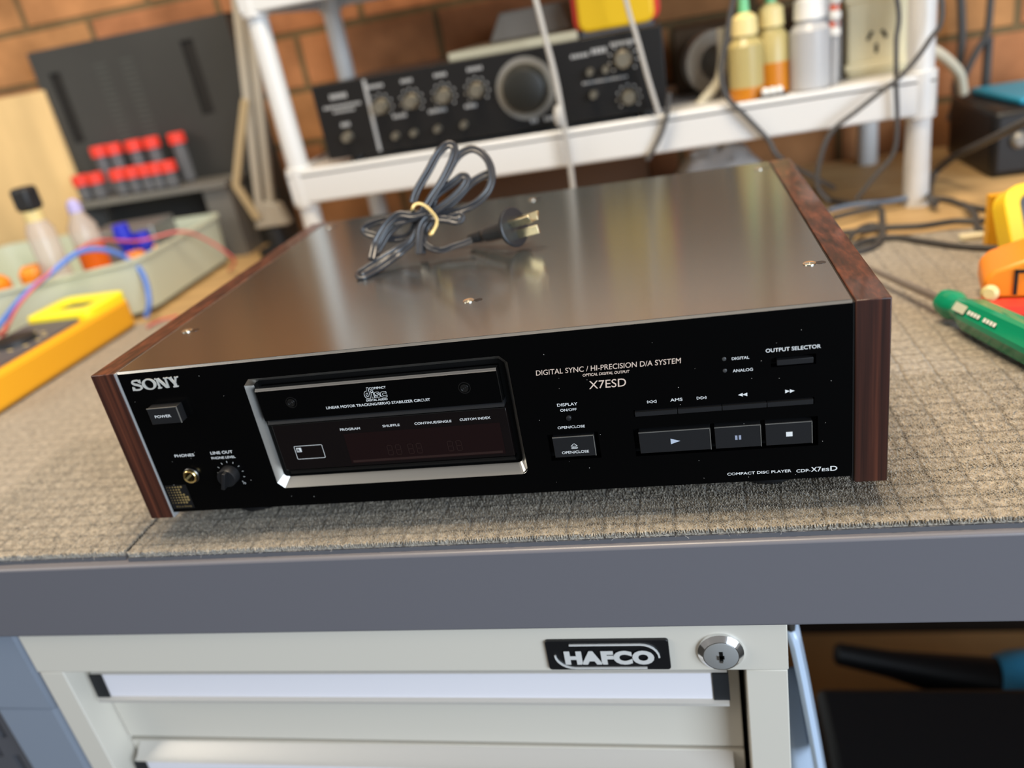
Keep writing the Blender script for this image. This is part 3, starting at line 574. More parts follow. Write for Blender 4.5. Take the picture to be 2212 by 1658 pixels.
# ================================================================= DRAWER CABINET
cy = -.0125; rc = .0130
K = thing('drawer_cabinet', (.132, .28, FLOOR_Z), 'cream steel drawer cabinet with a key lock and name badge, under the workbench', 'cabinet')
top = bt - .0625; rb = -.1130; dh = .0985; dt = -.1175
w = MB().box((-.147, cy, rb), (.4128, .55, top)); w.build('top_rail', M['cab'], K, bevel=.0008)
w = MB().box((-.146, cy + .0005, FLOOR_Z), (-.1245, .55, rb - .0006)); w.build('side_post', M['cab'], K, bevel=.0008)
w = MB().box((.3868, cy + .0005, FLOOR_Z), (.4122, .55, rb - .0006)); w.build('side_post', M['cab'], K, bevel=.0008)
MB().box((-.1245, .055, FLOOR_Z), (.3868, .548, rb - .001)).build('carcass', M['cabdark'], K)
for k in range(7):
    z1 = dt - dh * k; z0 = z1 - dh + .0042
    if z0 < FLOOR_Z + .05: break
    d = MB().box((-.1232, rc, z0), (.3832, .054, z1)).build('drawer', M['cab'], K, bevel=.0010)
    hx0, hx1 = -.1150, .3752
    prof = [(rc, z1 - .0006), (.0040, z1 - .0082), (.0, z1 - .0100), (-.0012, z1 - .0322), (-.0045, z1 - .0335), (-.0045, z1 - .0358), (.0015, z1 - .0358), (.003, z1 - .030), (.006, z1 - .012), (rc, z1 - .004)]
    h = MB().prism(prof, lambda u, v, w_: (w_, u, v), hx0, hx1).build('drawer_handle', M['lip'], d)
    MB().prism([(-.0004, z1 - .0105), (-.0016, z1 - .0320), (-.0006, z1 - .0320), (.0006, z1 - .0105)], lambda u, v, w_: (w_, u, v), hx0 + .0115, hx1 - .0105).build('label_strip', M['label'], h)
    for a, b in ((hx0 - .0008, hx0 + .0105), (hx1 - .0097, hx1 + .0008)):
        MB().prism([(.0015, z1 - .0098), (-.0012, z1 - .0102), (-.0024, z1 - .0325), (.0015, z1 - .0325)], lambda u, v, w_: (w_, u, v), a, b).build('end_cap', M['capblk'], h)
w = MB(); w.lathe((.3722, cy + .001, -.0965), (0, -1, 0), [(0, .0145), (.0030, .0142), (.0058, .0112), (.0058, .0106), (.0050, .0106)], 40, cap=False); lk = w.build('lock', M['chrome'], K)
w = MB(); w.lathe((.3722, cy, -.0965), (0, -1, 0), [(0, .0107), (.0050, .0106), (.0052, .0102)], 36); w.build('lock_face', M['lockface'], lk)
yk = cy - .0053
MB().box((.3712, yk - .0002, -.1005), (.3734, yk, -.0925)).box((.3700, yk - .0002, -.0985), (.3742, yk, -.0958)).build('keyhole', M['deep'], lk)
MB().box((.3699, yk - .0006, -.0988), (.3711, yk, -.0953)).box((.3714, yk - .0006, -.1012), (.3732, yk, -.0996)).build('keyhole_tab', M['chrome'], lk)
bz0, bz1 = -.1100, -.0852
w = MB(); w.prism(rrect(.2610, bz0, .3405, bz1, .002), XZ, cy - .0022, cy + .0002); bd = w.build('name_badge', M['badge'], K, bevel=.0003)
text('HAFCO', .2728, .3308, -.1042, -.0925, cy - .0036, M['badgesil'], bd, offset=.068, space=1.1)
w = MB(); yb = cy - .0028
def bar(pts): w.sweep([(x, yb, z) for x, z in pts], [(-.0005, -.0005), (.0005, -.0005), (.0005, .0005), (-.0005, .0005)], up=Vector((0, -1, 0)))
bar([(.2770, -.0881), (.3225, -.0881)] + [(.3225 + .0115 * math.sin(a), -.0991 + .0110 * math.cos(a)) for a in [math.radians(q) for q in (15, 30, 45, 60, 75, 90)]])
bar([(.3255, -.1078), (.2790, -.1078)] + [(.2790 - .0125 * math.sin(a), -.0968 - .0110 * math.cos(a)) for a in [math.radians(q) for q in (15, 30, 45, 60, 75, 90)]])
w.build('badge_swoosh', M['badgesil'], bd)

# ================================================================= UNDER THE BENCH, RIGHT
tag(MB().box((.43, .33, FLOOR_Z), (1.7, .84, FLOOR_Z + .018)).build('wooden_board', M['brownboard'], None, origin=(1, .6, FLOOR_Z)), 'brown board lying on the floor under the bench', 'board')
tag(MB().box((.474, .01, FLOOR_Z), (1.35, .30, -.452)).build('storage_box', M['black'], None, bevel=.01, origin=(.9, .15, FLOOR_Z)), 'large black box in the dark under the bench', 'box')
a_ = aty(1803, 1410, .42); b_ = aty(2145, 1478, .40); c_ = b_ + (b_ - a_) * .6
L_ = (b_ - a_).length; ax = (b_ - a_).normalized()
T_ = thing('blower_tool', (b_.x, b_.y, FLOOR_Z), 'black nozzled blower with a cyan body, under the right of the bench', 'blower')
w = MB(); w.lathe(a_, ax, [(0, .010), (.004, .014), (L_ * .35, .017), (L_ * .95, .032), (L_ + .01, .034)], 28); w.build('nozzle', M['black'], T_)
w = MB(); w.lathe(b_, ax, [(0, .036), (.012, .044), (.03, .050), (.14, .055), (.17, .05)], 32); w.build('motor_body', M['cyan2'], T_)
MB().box((b_.x + .08, b_.y - .02, FLOOR_Z + .018), (b_.x + .12, b_.y + .03, b_.z - .03)).build('battery_grip', M['black'], T_, bevel=.005)
MB().tube(smooth_path([(b_.x + .1, b_.y, b_.z + .04), (b_.x + .09, b_.y, b_.z + .09), (b_.x + .15, b_.y, b_.z + .10), (b_.x + .18, b_.y, b_.z + .05)], 6), .010, 10).build('top_handle', M['black'], T_)
MB().box((b_.x + .06, b_.y - .04, FLOOR_Z + .018), (b_.x + .16, b_.y + .05, FLOOR_Z + .033)).build('foot_plate', M['black'], T_)
# pale plastic sheets hanging beside the cabinet
for (yy, pts_, lab) in ((.035, [(1712, 1362), (1722, 1400), (1737, 1470), (1758, 1580), (1776, 1680), (1790, 1760)], 'outer'), (.10, [(1704, 1440), (1712, 1500), (1724, 1580), (1742, 1680), (1752, 1760)], 'inner')):
    w = MB(); st = [aty(px, py, yy) for px, py in pts_]; wd = .0045 if lab == 'outer' else .012
    vs = []
    for k, p in enumerate(st):
        for q, (dx, dy) in enumerate(((-wd, 0), (-wd * .3, -.002), (wd * .5, .0), (wd, .010), (wd * 1.05, .16))): vs.append((max(p.x + dx, .4135), p.y + dy + .001 * math.sin(k), p.z))
    fs = [(k * 5 + q, k * 5 + q + 1, (k + 1) * 5 + q + 1, (k + 1) * 5 + q) for k in range(len(st) - 1) for q in range(4)]
    w.add(vs, fs); o = w.build('plastic_sheet', M['sheet'], None, origin=st[2]); so = o.modifiers.new('thickness', 'SOLIDIFY'); so.thickness = .0012
    tag(o, 'outer pale blue plastic sheet hanging by the right side of the cabinet' if lab == 'outer' else 'inner pale blue plastic sheet pressed against the right side of the cabinet', 'plastic sheet')

# ================================================================= WHITE SHELF UNIT
SX0, SX1, SY0, SY1 = -.140, .664, .615, .905
Q = thing('shelf_unit', ((SX0 + SX1) / 2, .76, bt), 'white plastic shelf unit on tubular posts standing on the bench', 'shelf unit')
for z0, z1 in ((.100, .145), (.338, .383)):
    w = MB(); w.box((SX0, SY0, z0), (SX1, SY0 + .006, z1)).box((SX0, SY1 - .006, z0), (SX1, SY1, z1)).box((SX0, SY0, z0), (SX0 + .006, SY1, z1)).box((SX1 - .006, SY0, z0), (SX1, SY1, z1))
    w.box((SX0, SY0, z1 - .012), (SX1, SY1, z1 - .004))
    for k in range(5): w.box((SX0 + .1 + k * .155, SY0 + .006, z0 + .012), (SX0 + .106 + k * .155, SY1 - .006, z1 - .01))
    w.build('shelf_tray', M['shelf'], Q, bevel=.003)
for x in (SX0 + .0145, SX1 - .0150):
    for y in (SY0 + .0165, SY1 - .0165):
        for z0, z1, r_ in ((bt, .100, .0145), (.145, .338, .0145), (.383, .60, .0145)): MB().lathe((x, y, z0), (0, 0, 1), [(0, r_), (z1 - z0, r_ * .94)], 24).build('post', M['shelf'], Q)
        MB().lathe((x, y, .096), (0, 0, 1), [(0, .0172), (.001, .018), (.051, .018), (.052, .0172)], 24).build('post_socket', M['shelf'], Q)
        MB().lathe((x, y, .334), (0, 0, 1), [(0, .0172), (.001, .018), (.051, .018), (.052, .0172)], 24).build('post_socket', M['shelf'], Q)

# ================================================================= AMPLIFIER
st = .1415
ay = .630; AX0, AX1, AZ0, AZ1 = -.0785, .3670, .1500, .2430
A = thing('amplifier', (.145, .74, st), 'black stereo amplifier with silver knobs on the white shelf', 'amplifier')
MB().box((AX0 + .004, ay + .006, AZ0 + .002), (AX1 - .004, .885, AZ1 - .002)).build('cover', M['amptop'], A, bevel=.002)
MB().box((AX0, ay, AZ0), (AX1, ay + .006, AZ1)).build('front_panel', M['ampblk'], A, bevel=.0008)
for x in (AX0 + .03, AX1 - .03):
    for y in (.66, .86): MB().cyl((x, y, st), (x, y, AZ0 + .003), .010).build('foot', M['black'], A)
MB().box((-.0075, ay - .0012, AZ0 + .002), (-.0035, ay, AZ1 - .002)).build('trim_line', M['ampmark'], A)
def aknob(x, z, r_, d=.014, ticks=True, nm='knob'):
    w = MB(); w.lathe((x, ay, z), (0, -1, 0), [(0, r_ * 1.15), (.002, r_ * 1.1), (.003, r_), (d, r_ * .94), (d + .001, r_ * .85)], 24); k_ = w.build(nm, M['knob'], A)
    if ticks:
        w = MB()
        for q in range(9):
            a = math.radians(-40 + 32.5 * q); w.cyl((x + r_ * 1.75 * math.cos(a), ay - .0003, z + r_ * 1.75 * math.sin(a)), (x + r_ * 1.75 * math.cos(a), ay, z + r_ * 1.75 * math.sin(a)), .0014, n=8)
        w.build('scale_marks', M['ampmark'], k_)
for x in (.010, .051, .094, .137): aknob(x, .2060, .0085)
w = MB(); w.lathe((.198, ay, .1985), (0, -1, 0), [(0, .037), (.0012, .037), (.0012, .030)], 48, cap=False); w.build('dial_scale', M['steel'], A)
w = MB(); w.lathe((.198, ay, .1985), (0, -1, 0), [(0, .029), (.004, .029), (.018, .024), (.019, .022)], 48); dk = w.build('volume_dial', M['knobdk'], A)
w = MB(); w.lathe((.198, ay, .1985), (0, -1, 0), [(.0015, .0305), (.005, .0300), (.005, .0270)], 48, cap=False); w.build('dial_ring', M['knob'], dk)
aknob(.3195, .2130, .0095); aknob(.3215, .1695, .0080); aknob(.2800, .1790, .0045, ticks=False); aknob(.279, .205, .004, ticks=False); aknob(.298, .205, .004, ticks=False)
for x in (.021, .046, .078, .113): aknob(x, .168, .0042, .010, False, 'push_switch')
aknob(-.044, .176, .006, .012, False, 'power_switch')
w = MB()
for (x, z, a, b) in ((-.056, .224, .024, .006), (-.068, .213, .052, .0035), (-.056, .207, .03, .003), (-.05, .189, .013, .005), (-.003, .229, .022, .004), (.042, .229, .016, .004), (.086, .229, .017, .004), (.129, .229, .020, .004), (.022, .189, .019, .004), (.07, .188, .024, .004),
                   (.118, .187, .016, .004), (.258, .2230, .022, .004), (.283, .2240, .019, .006), (.306, .2290, .032, .004), (.268, .192, .055, .0022), (.198, .157, .010, .005), (.215, .157, .014, .005)):
    n = max(2, int(a / .004))
    for q in range(n): w.box((x + a * q / n, ay - .0004, z), (x + a * (q + .72) / n, ay, z + b))
w.build('printed_marks', M['ampmark'], A)
# things lying on the amplifier
w = MB(Matrix.Translation((.185, .75, AZ1 + .007)) @ Matrix.Rotation(math.radians(-4), 4, 'Z')); w.box((-.085, -.075, -.009), (.085, .10, .002)); tag(w.build('cream_folder', M['bookcream'], None, bevel=.002, origin=(.185, .75, AZ1)), 'cream folder lying flat on the amplifier', 'folder')
w = MB(Matrix.Translation((.20, .78, AZ1 + .0095)) @ Matrix.Rotation(math.radians(-6), 4, 'Z')); w.prism([(-.055, 0), (.06, 0), (.05, .035), (-.035, .035)], XZ, -.05, .06); tag(w.build('grey_case', M['bookgrey'], None, bevel=.003, origin=(.20, .78, AZ1)), 'grey-brown case on top of the cream folder', 'case')
Y_ = thing('clamp_meter', (.315, .70, AZ1), 'yellow and red meter resting on top of the amplifier', 'meter')
w = MB(); w.prism(rrect(.268, AZ1 + .004, .360, AZ1 + .062, .012), XZ, .665, .72); w.build('body', M['yellow'], Y_, bevel=.004)
w = MB(); w.prism(rrect(.262, AZ1 + .006, .367, AZ1 + .060, .012), XZ, .672, .713); w.build('side_grip', M['red'], Y_, bevel=.002)
MB().box((.27, .67, AZ1 - .0), (.358, .715, AZ1 + .006)).build('base', M['meterface'], Y_)

# ================================================================= BOTTLES AND BITS ON THE SHELF
def bottle(x, y, r_, h, body, cap, label, liquid=None, lh=0, tip=None, group=None):
    R_ = thing('squeeze_bottle', (x, y, st), label, 'bottle', group)
    w = MB(); w.lathe((x, y, st), (0, 0, 1), [(0, r_ * .92), (.002, r_), (h * .60, r_), (h * .70, r_ * .62), (h * .72, r_ * .55)], 28); w.build('body', body, R_)
    if liquid: w = MB(); w.lathe((x, y, st + .001), (0, 0, 1), [(0, r_ * 1.01), (lh, r_ * 1.012)], 28); w.build('liquid', liquid, R_)
    w = MB(); w.lathe((x, y, st + h * .71), (0, 0, 1), [(0, r_ * .78), (h * .18, r_ * .74), (h * .22, r_ * .5), (h * .25, r_ * .2)], 24); w.build('cap', cap, R_)
    if tip: w = MB(); w.lathe((x, y, st + h * .92), (0, 0, 1), [(0, r_ * .33), (h * .3, r_ * .26)], 16); w.build('spout', tip, R_)
    return R_
bottle(.462, .660, .0200, .103, M['oily'], M['capcream'], 'yellowish squeeze bottle with a green spout, leftmost in the bottle row', M['amberliq'], .014, M['green_tip'])
bottle(.494, .676, .0195, .108, M['oily'], M['capcream'], 'squeeze bottle with amber liquid and green spout, second in the row', M['amberliq'], .036, M['green_tip'])
bottle(.536, .667, .0230, .110, M['frost'], M['capwhite'], 'frosted white squeeze bottle beside the amber liquid bottle')
bottle(.563, .712, .0170, .112, M['frost'], M['capwhite'], 'greyish frosted bottle just left of the power outlet')
R_ = thing('striped_pump', (.5750, .650, st), 'thin white stick with red bands leaning beside the frosted bottles', 'pump')
w = MB()
for k in range(6): w.lathe((.5635 + .0004 * k, .668 - .001 * k, st + .053 + .018 * k), (0, 0, 1), [(0, .004), (.003, .0072), (.009, .0072), (.012, .004)], 16)
w.build('beads', M['capwhite'], R_)
w = MB(); w.cyl((.563, .669, st), (.566, .662, st + .165), .0040); w.build('stem', M['frost'], R_)
for k in range(6): MB().lathe((.5635 + .0004 * k, .668 - .001 * k, st + .065 + .018 * k), (0, 0, 1), [(0, .0058), (.006, .0058)], 14).build('red_band', M['redprint'], R_)
tag(MB().box((.474, .628, st), (.505, .642, st + .006)).build('terminal_block', M['black'], None, bevel=.001, origin=(.49, .635, st)), 'small black block with white buttons in front of the bottles', 'terminal block')
tb = bpy.data.objects['terminal_block']
for x in (.480, .488, .496): MB().lathe((x, .634, st + .006), (0, 0, 1), [(0, .0042), (.005, .0040), (.007, .0025)], 14).build('white_button', M['capwhite'], tb)
O_ = thing('power_outlet', (.62, .72, st), 'beige mains power outlet box at the right end of the shelf', 'power outlet')
MB().box((.584, .700, st), (.652, .78, .2420)).build('housing', M['beige'], O_, bevel=.003)
MB().box((.581, .697, .150), (.655, .702, .158)).box((.581, .697, .226), (.655, .702, .234)).build('flange', M['beige'], O_, bevel=.001)
w = MB()
for x, z, a in ((.6095, .187, 30), (.6255, .187, -30), (.6170, .172, 0)): w.mx = Matrix.Translation((x, .699, z)) @ Matrix.Rotation(math.radians(a), 4, 'Y'); w.box((-.0018, 0, -.0052), (.0018, .0012, .0052))
w.build('socket_slots', M['slot'], O_)
w = MB(); w.lathe((.430, .76, st + .040), (.25, -1, 0), [(-.012, .040), (.012, .040), (.012, .022), (-.012, .022)], 36); tag(w.build('tape_roll', M['tape'], None, origin=(.43, .76, st)), 'grey-beige tape roll standing on edge behind the bottles', 'tape roll')
MB().box((.41, .75, st), (.45, .77, st + .002)).build('tape_end', M['tape'], bpy.data.objects['tape_roll'])
tag(MB().box((.380, .80, st), (.60, .88, st + .085)).build('dark_box', mat('dark_brown_card', (0.10, 0.06, 0.03), .8), None, bevel=.004, origin=(.49, .84, st)), 'dark brown box at the back of the shelf behind the bottles', 'box')
for x in (.40, .412, .424): pass

# ================================================================= CABLES
def cable(name, pts, r_, m, label, cat='cable', group=None, k=8):
    P_ = smooth_path(pts, k); w = MB(); w.tube(P_, r_, 10)
    return tag(w.build(name, m, None, origin=P_[len(P_) // 2], smooth=80), label, cat, group)
def pth(y, *pp): return [aty(px, py, y if not isinstance(y, (list, tuple)) else y[i]) for i, (px, py) in enumerate(pp)]
yf = SY0 - .008
def hook(x): return [Vector((x, .72, .3875)), Vector((x, .65, .3880)), Vector((x, .618, .3885)), Vector((x, .604, .375)), Vector((x, .602, .34))]
cable('black_cable', hook(.475) + pth(yf, (1584, 0), (1570, 80), (1558, 150), (1568, 205), (1610, 250), (1658, 300), (1690, 345)) + [Vector((.56, .655, .02))], .0030, M['cable'], 'black cable hanging in front of the leftmost shelf bottle')
cable('black_cable', hook(.585) + pth(yf - .002, (1938, 0), (1936, 90), (1936, 180), (1938, 262), (1930, 330), (1890, 380), (1850, 430)), .0026, M['cable'], 'straight black cable hanging in front of the power outlet')
cable('black_cable', hook(.632) + pth(yf - .012, (2035, 10), (2005, 90), (1950, 160), (1900, 200), (1850, 240), (1800, 280), (1775, 330), (1765, 400), (1790, 435)), .0028, M['cable'], 'black cable sloping across the right shelf corner')
cable('black_cable', pth(yf, (1446, 200), (1440, 250), (1428, 290), (1408, 330), (1398, 345)), .0030, M['cable'], 'short black cable draped over the shelf edge by the amplifier')
cable('grey_lead', hook(.222) + pth([.60, .60, .60, .598, .60, .60], (1157, 0), (1180, 90), (1200, 170), (1215, 252), (1228, 330), (1240, 425)), .0034, M['lead'], 'grey test lead hanging in front of the amplifier volume dial')
cable('grey_lead', hook(.326) + pth(.604, (1352, 0), (1378, 90), (1400, 170), (1424, 248)), .0028, M['lead'], 'grey test lead hanging in front of the right end of the amplifier')
w = MB(); w.lathe(aty(1207, 250, .597), (-.03, 0, -1), [(-.012, .003), (-.006, .006), (.006, .006), (.012, .0035)], 14); w.build('lead_clip', M['lead'], bpy.data.objects['grey_lead'])
cable('cream_cable', pth(.70, (1500, 240), (1520, 215), (1545, 185), (1556, 160), (1560, 120), (1558, 60)), .0060, M['cream'], 'thick cream cable curling between amplifier and bottles')
cable('cream_cable', pth([.70, .72, .76, .80, .82], (1985, 100), (2015, 108), (2045, 128), (2072, 160), (2080, 200)), .0065, M['cream'], 'cream cable bulging out beyond the right shelf post')
cable('cream_cable', [Vector((.657, .66, st)), Vector((.655, .665, .19)), Vector((.655, .67, .25)), Vector((.655, .67, .33))], .0065, M['cream'], 'upright cream cable beside the power outlet')
cable('black_cable', [Vector((.80, .925, 1.3)), Vector((.80, .925, .7))] + pth(.92, (2070, -120), (2076, 0), (2078, 80), (2072, 150), (2066, 200), (2100, 250), (2150, 290)), .0055, M['cable'], 'black cable running down the brick wall beyond the shelf')
cable('black_cable', [Vector((.84, .925, 1.3)), Vector((.835, .92, .7))] + pth(.90, (2150, -120), (2140, 0), (2132, 70), (2110, 110), (2085, 160), (2068, 210), (2050, 260)), .0050, M['cable'], 'black cable bending leftwards on the brick wall')
cable('black_cable', pth(.91, (2136, 80), (2132, 140), (2128, 200)), .0060, M['cable'], 'short thick black cable low on the brick wall at the right')
def pz(z, *pp): return [atz(px, py, z if not isinstance(z, (list, tuple)) else z[i]) for i, (px, py) in enumerate(pp)]
cable('black_cable', pz([.004, .004, .004, .004, .03, .06, .09, .11], (2020, 440), (2008, 425), (2008, 400), (2020, 372), (2060, 340), (2120, 310), (2180, 280), (2260, 240)), .0042, M['cable'], 'thick black cable rising from the bench past the right shelf post')
cable('black_cable', pz(-.003, (1765, 400), (1790, 430), (1850, 438), (1950, 432), (2040, 430), (2090, 445), (2160, 455), (2240, 455)), .0032, M['cable'], 'black cable lying along the bare wood in front of the shelf')
cable('black_cable', pz([.003] * 7, (1800, 470), (1860, 455), (1900, 450), (1905, 480), (1900, 520), (1860, 540), (1820, 530)), .0034, M['cable'], 'black cable loop lying just right of the player')
cable('black_cable', pz([.003] * 7, (1800, 505), (1850, 500), (1910, 492), (1990, 488), (2060, 478), (2110, 478), (2170, 470)), .0034, M['cable'], 'black cable crossing the carpet edge right of the player')
cable('black_cable', pz([.003] * 7, (1815, 545), (1870, 520), (1930, 512), (1990, 520), (2060, 530), (2120, 534), (2190, 538)), .0030, M['cable'], 'black cable lying nearest the screwdriver tip')
cable('black_cable', pz([.003] * 6, (1830, 520), (1860, 492), (1890, 486), (1908, 500), (1890, 530), (1835, 548)), .0030, M['cable'], 'small black cable loop closest to the right wood panel')
cable('black_cable', pz([.003] * 6, (2080, 440), (2105, 462), (2112, 490), (2130, 500), (2180, 500), (2230, 490)), .0034, M['cable'], 'black cable curling behind the orange tool')
cable('blue_lead', pz([.004] * 5, (1790, 455), (1830, 445), (1870, 440), (1910, 436), (1960, 428)), .0030, mat('slate_blue_lead', (0.13, 0.17, 0.24), .4), 'slate blue lead lying under the black cables on the bench', 'cable')
tag(MB().prism(rrect(-.012, -.006, .012, .006, .004), XY, 0, .005).build('wire_connector', M['beige'], None, bevel=.001), 'small cream connector on the carpet by the cable loops', 'connector').location = atz(2100, 515, .0)

# ================================================================= RIGHT-HAND THINGS
# screwdriver
s0 = atz(1885, 583, .012); s1 = atz(2040, 650, .0150); s2 = atz(2290, 772, .0160)
ax = (s2 - s1).normalized(); Ls = (s2 - s1).length
V_ = thing('screwdriver', (s1.x, s1.y, 0), 'flat screwdriver with a translucent green handle lying on the carpet', 'screwdriver')
w = MB(); w.lathe(s0 - (s1 - s0) * .3, s1 - s0, [(0, .0022), ((s1 - s0).length * 1.32, .0040)], 20); w.build('shaft', M['shaft'], V_)
prof = [(0, .0065), (.001, .0105), (.012, .0118), (.015, .0108), (.020, .0092), (.026, .0102), (.038, .0132), (Ls - .01, .0142), (Ls, .011)]
n = 12; vs = []; fs = []; u_ = ax.orthogonal().normalized(); w_ = ax.cross(u_)
m = MB()
for t, r_ in prof:
    for k in range(n * 2):
        a = math.pi * k / n; rr = r_ * (1 + (.05 if k % 4 < 2 else -.05) * (1 if t > .03 else .4)); vs.append(s1 + ax * t + (u_ * math.cos(a) + w_ * math.sin(a)) * rr)
N2 = n * 2
for i in range(len(prof) - 1):
    for k in range(N2): fs.append((i * N2 + k, i * N2 + (k + 1) % N2, (i + 1) * N2 + (k + 1) % N2, (i + 1) * N2 + k))
fs += [tuple(range(N2))[::-1], tuple((len(prof) - 1) * N2 + k for k in range(N2))]
m.add(vs, fs); hd = m.build('handle', M['green'], V_, smooth=25)
tc_ = (CAM - (s1 + ax * .06)); tc_ = (tc_ - ax * tc_.dot(ax)).normalized(); sdv = ax.cross(tc_)
def on_handle(u, v): return s1 + ax * u + tc_ * .0146 - sdv * v
w = MB()
for (a, b, c, d) in ((.030, .044, -.0030, .0038),): w.add([on_handle(a, c), on_handle(b, c), on_handle(b, d), on_handle(a, d)], [(0, 1, 2, 3)])
w.build('maker_mark', M['tray'], hd, smooth=0)
w = MB()
for k in range(9):
    if k == 4: continue
    a = .047 + k * .0036
    w.add([on_handle(a, -.0012), on_handle(a + .0026, -.0012), on_handle(a + .0026, .0018), on_handle(a, .0018)], [(0, 1, 2, 3)])
w.build('printed_marks', M['white'], hd, smooth=0)
# yellow meter leaning up, right edge
cM = Vector((.735, .393, .033)); RMx = Matrix.Translation(cM) @ Matrix.Rotation(math.radians(8), 4, 'Z') @ Matrix.Rotation(math.radians(-28), 4, 'X')
G = thing('multimeter', (.735, .42, 0), 'yellow multimeter propped up on the carpet at the right edge', 'multimeter')
w = MB(RMx); ro = rrect(-.080, -.034, .085, .034, .018, 8); ri = rrect(-.066, -.023, .070, .024, .009, 8); n = len(ro)
vv = [(x, -.012, z) for x, z in ro] + [(x, -.012, z) for x, z in ri] + [(x, .012, z) for x, z in ro] + [(x, -.004, z) for x, z in ri]
w.add(vv, [(k, (k + 1) % n, n + (k + 1) % n, n + k) for k in range(n)] + [(k, 2 * n + k, 2 * n + (k + 1) % n, (k + 1) % n) for k in range(n)] + [(n + k, n + (k + 1) % n, 3 * n + (k + 1) % n, 3 * n + k) for k in range(n)] + [tuple(2 * n + k for k in range(n))])
w.build('holster', M['gold_y'], G, bevel=.0015)
w = MB(RMx); w.prism(rrect(-.068, -.025, .072, .026, .009), XZ, -.0045, .010); w.build('case', M['meterface'], G)
w = MB(RMx); w.prism(rrect(-.056, -.018, .02, .020, .004), XZ, -.0058, -.004); w.build('screen', M['lcd'], G)
w = MB(RMx); w.lathe((.045, -.004, 0), (0, -1, 0), [(0, .016), (.005, .015)], 24); w.build('selector_dial', M['capblk'], G)
w = MB(); w.box((.66, .425, 0), (.81, .435, .05)); w.build('prop_stand', M['amber'], G)
# orange tool and its red handle
G = thing('orange_tool', (.655, .27, 0), 'orange plastic tool with a dark slot, behind the screwdriver handle', 'tool')
o0 = Vector((.658, .270, .0128)); RT = Matrix.Translation(o0) @ Matrix.Rotation(math.radians(-14), 4, 'Z')
w = MB(RT); w.prism([(-.052, 0), (-.052, .016), (-.045, .024), (-.020, .034), (.02, .037), (.10, .037), (.10, 0)], XZ, -.024, .030); ob = w.build('housing', M['orange'], G, bevel=.003)
w = MB(RT); w.box((-.031, -.0255, .004), (-.0285, -.022, .024)).box((-.031, -.0255, .022), (.10, -.0235, .0245)); w.build('slot', M['slot'], G)
w = MB(RT); w.lathe((-.047, -.030, .008), (-.3, -1, .2), [(0, .0065), (.004, .0065), (.006, .004)], 16); w.build('thumb_screw', M['capcream'], G)
w = MB(RT); w.prism([(-.015, .037), (.0, .050), (.10, .052), (.10, .037)], XZ, -.005, .028); w.build('upper_jaw', M['orange'], G, bevel=.002)
w = MB(RT); w.box((-.0, -.006, .039), (.10, -.0045, .047)); w.build('jaw_gap', M['slot'], G)
w = MB(RT); w.sweep(smooth_path([(-.060, -.034, -.005), (-.03, -.037, -.004), (.03, -.040, -.003), (.10, -.043, -.003)], 6), [(.011, 0), (.009, .006), (0, .008), (-.009, .006), (-.011, 0), (-.009, -.006), (0, -.0075), (.009, -.006)]); w.build('red_handle', M['red'], G)
w = MB(RT); w.box((-.04, -.018, -.012), (.10, .025, .0)); w.build('base', M['red'], G)
# black battery box with cyan lid
G = thing('battery_box', (.82, .78, bt), 'black box with a cyan lid and round terminals at the right edge', 'box')
MB().box((.755, .705, bt), (.93, .88, .075)).build('body', M['black'], G, bevel=.008)
MB().prism([(.790, .725), (.93, .725), (.93, .86), (.775, .86)], XY, .0755, .084).build('lid', M['cyan'], G, bevel=.003)
for x, z in ((.785, .038), (.812, .041)): w = MB(); w.lathe((x, .705, z), (0, -1, 0), [(0, .010), (.004, .010), (.008, .006)], 20); w.build('terminal', M['steel'], G)
# crumpled bag under the shelf
w = MB(); n = 14
for j in range(n + 1):
    for i in range(n + 1):
        u = i / n; v = j / n; w.v.append((.345 + .165 * u, .700 + .12 * v, bt + .001 + .085 * math.sin(math.pi * u) ** .7 * math.sin(math.pi * v) ** .6 * (1 + random.uniform(-.12, .12))))
for j in range(n):
    for i in range(n): w.f.append((j * (n + 1) + i, j * (n + 1) + i + 1, (j + 1) * (n + 1) + i + 1, (j + 1) * (n + 1) + i)); w.mi.append(0)
tag(w.build('plastic_bag', M['bag'], None, origin=(.42, .76, bt)), 'crumpled pale plastic bag on the bench under the shelf', 'bag')
tag(MB().box((.02, .80, bt), (.33, .90, .075)).build('cardboard_box', mat('dark_cardboard', (0.11, 0.055, 0.028), .8), None, bevel=.003, origin=(.17, .85, bt)), 'dark brown carton at the back under the amplifier shelf', 'box')

# ================================================================= LEFT-HAND THINGS
# yellow meter lying on its back
G = thing('multimeter', (-.38, .36, 0), 'large yellow multimeter lying on its back on the left carpet tile', 'multimeter')
mx0, mx1, my0, my1, mh = -.432, -.335, .215, .487, .046
w = MB(); w.prism(rrect(mx0, my0, mx1, my1, .016, 6), XY, .001, mh - .006); w.build('holster', M['amber'], G, bevel=.006, seg=3)
ro = rrect(mx0 + .002, .405, mx1 - .002, my1 - .002, .012, 6); ri = rrect(mx0 + .024, .428, mx1 - .022, my1 - .024, .004, 6); n = len(ro); w = MB()
vv = [(x, y, mh + .003) for x, y in ro] + [(x, y, mh + .003) for x, y in ri] + [(x, y, mh - .008) for x, y in ro] + [(x, y, mh - .002) for x, y in ri]
w.add(vv, [(k, (k + 1) % n, n + (k + 1) % n, n + k) for k in range(n)] + [(k, 2 * n + k, 2 * n + (k + 1) % n, (k + 1) % n) for k in range(n)] + [(n + k, n + (k + 1) % n, 3 * n + (k + 1) % n, 3 * n + k) for k in range(n)])
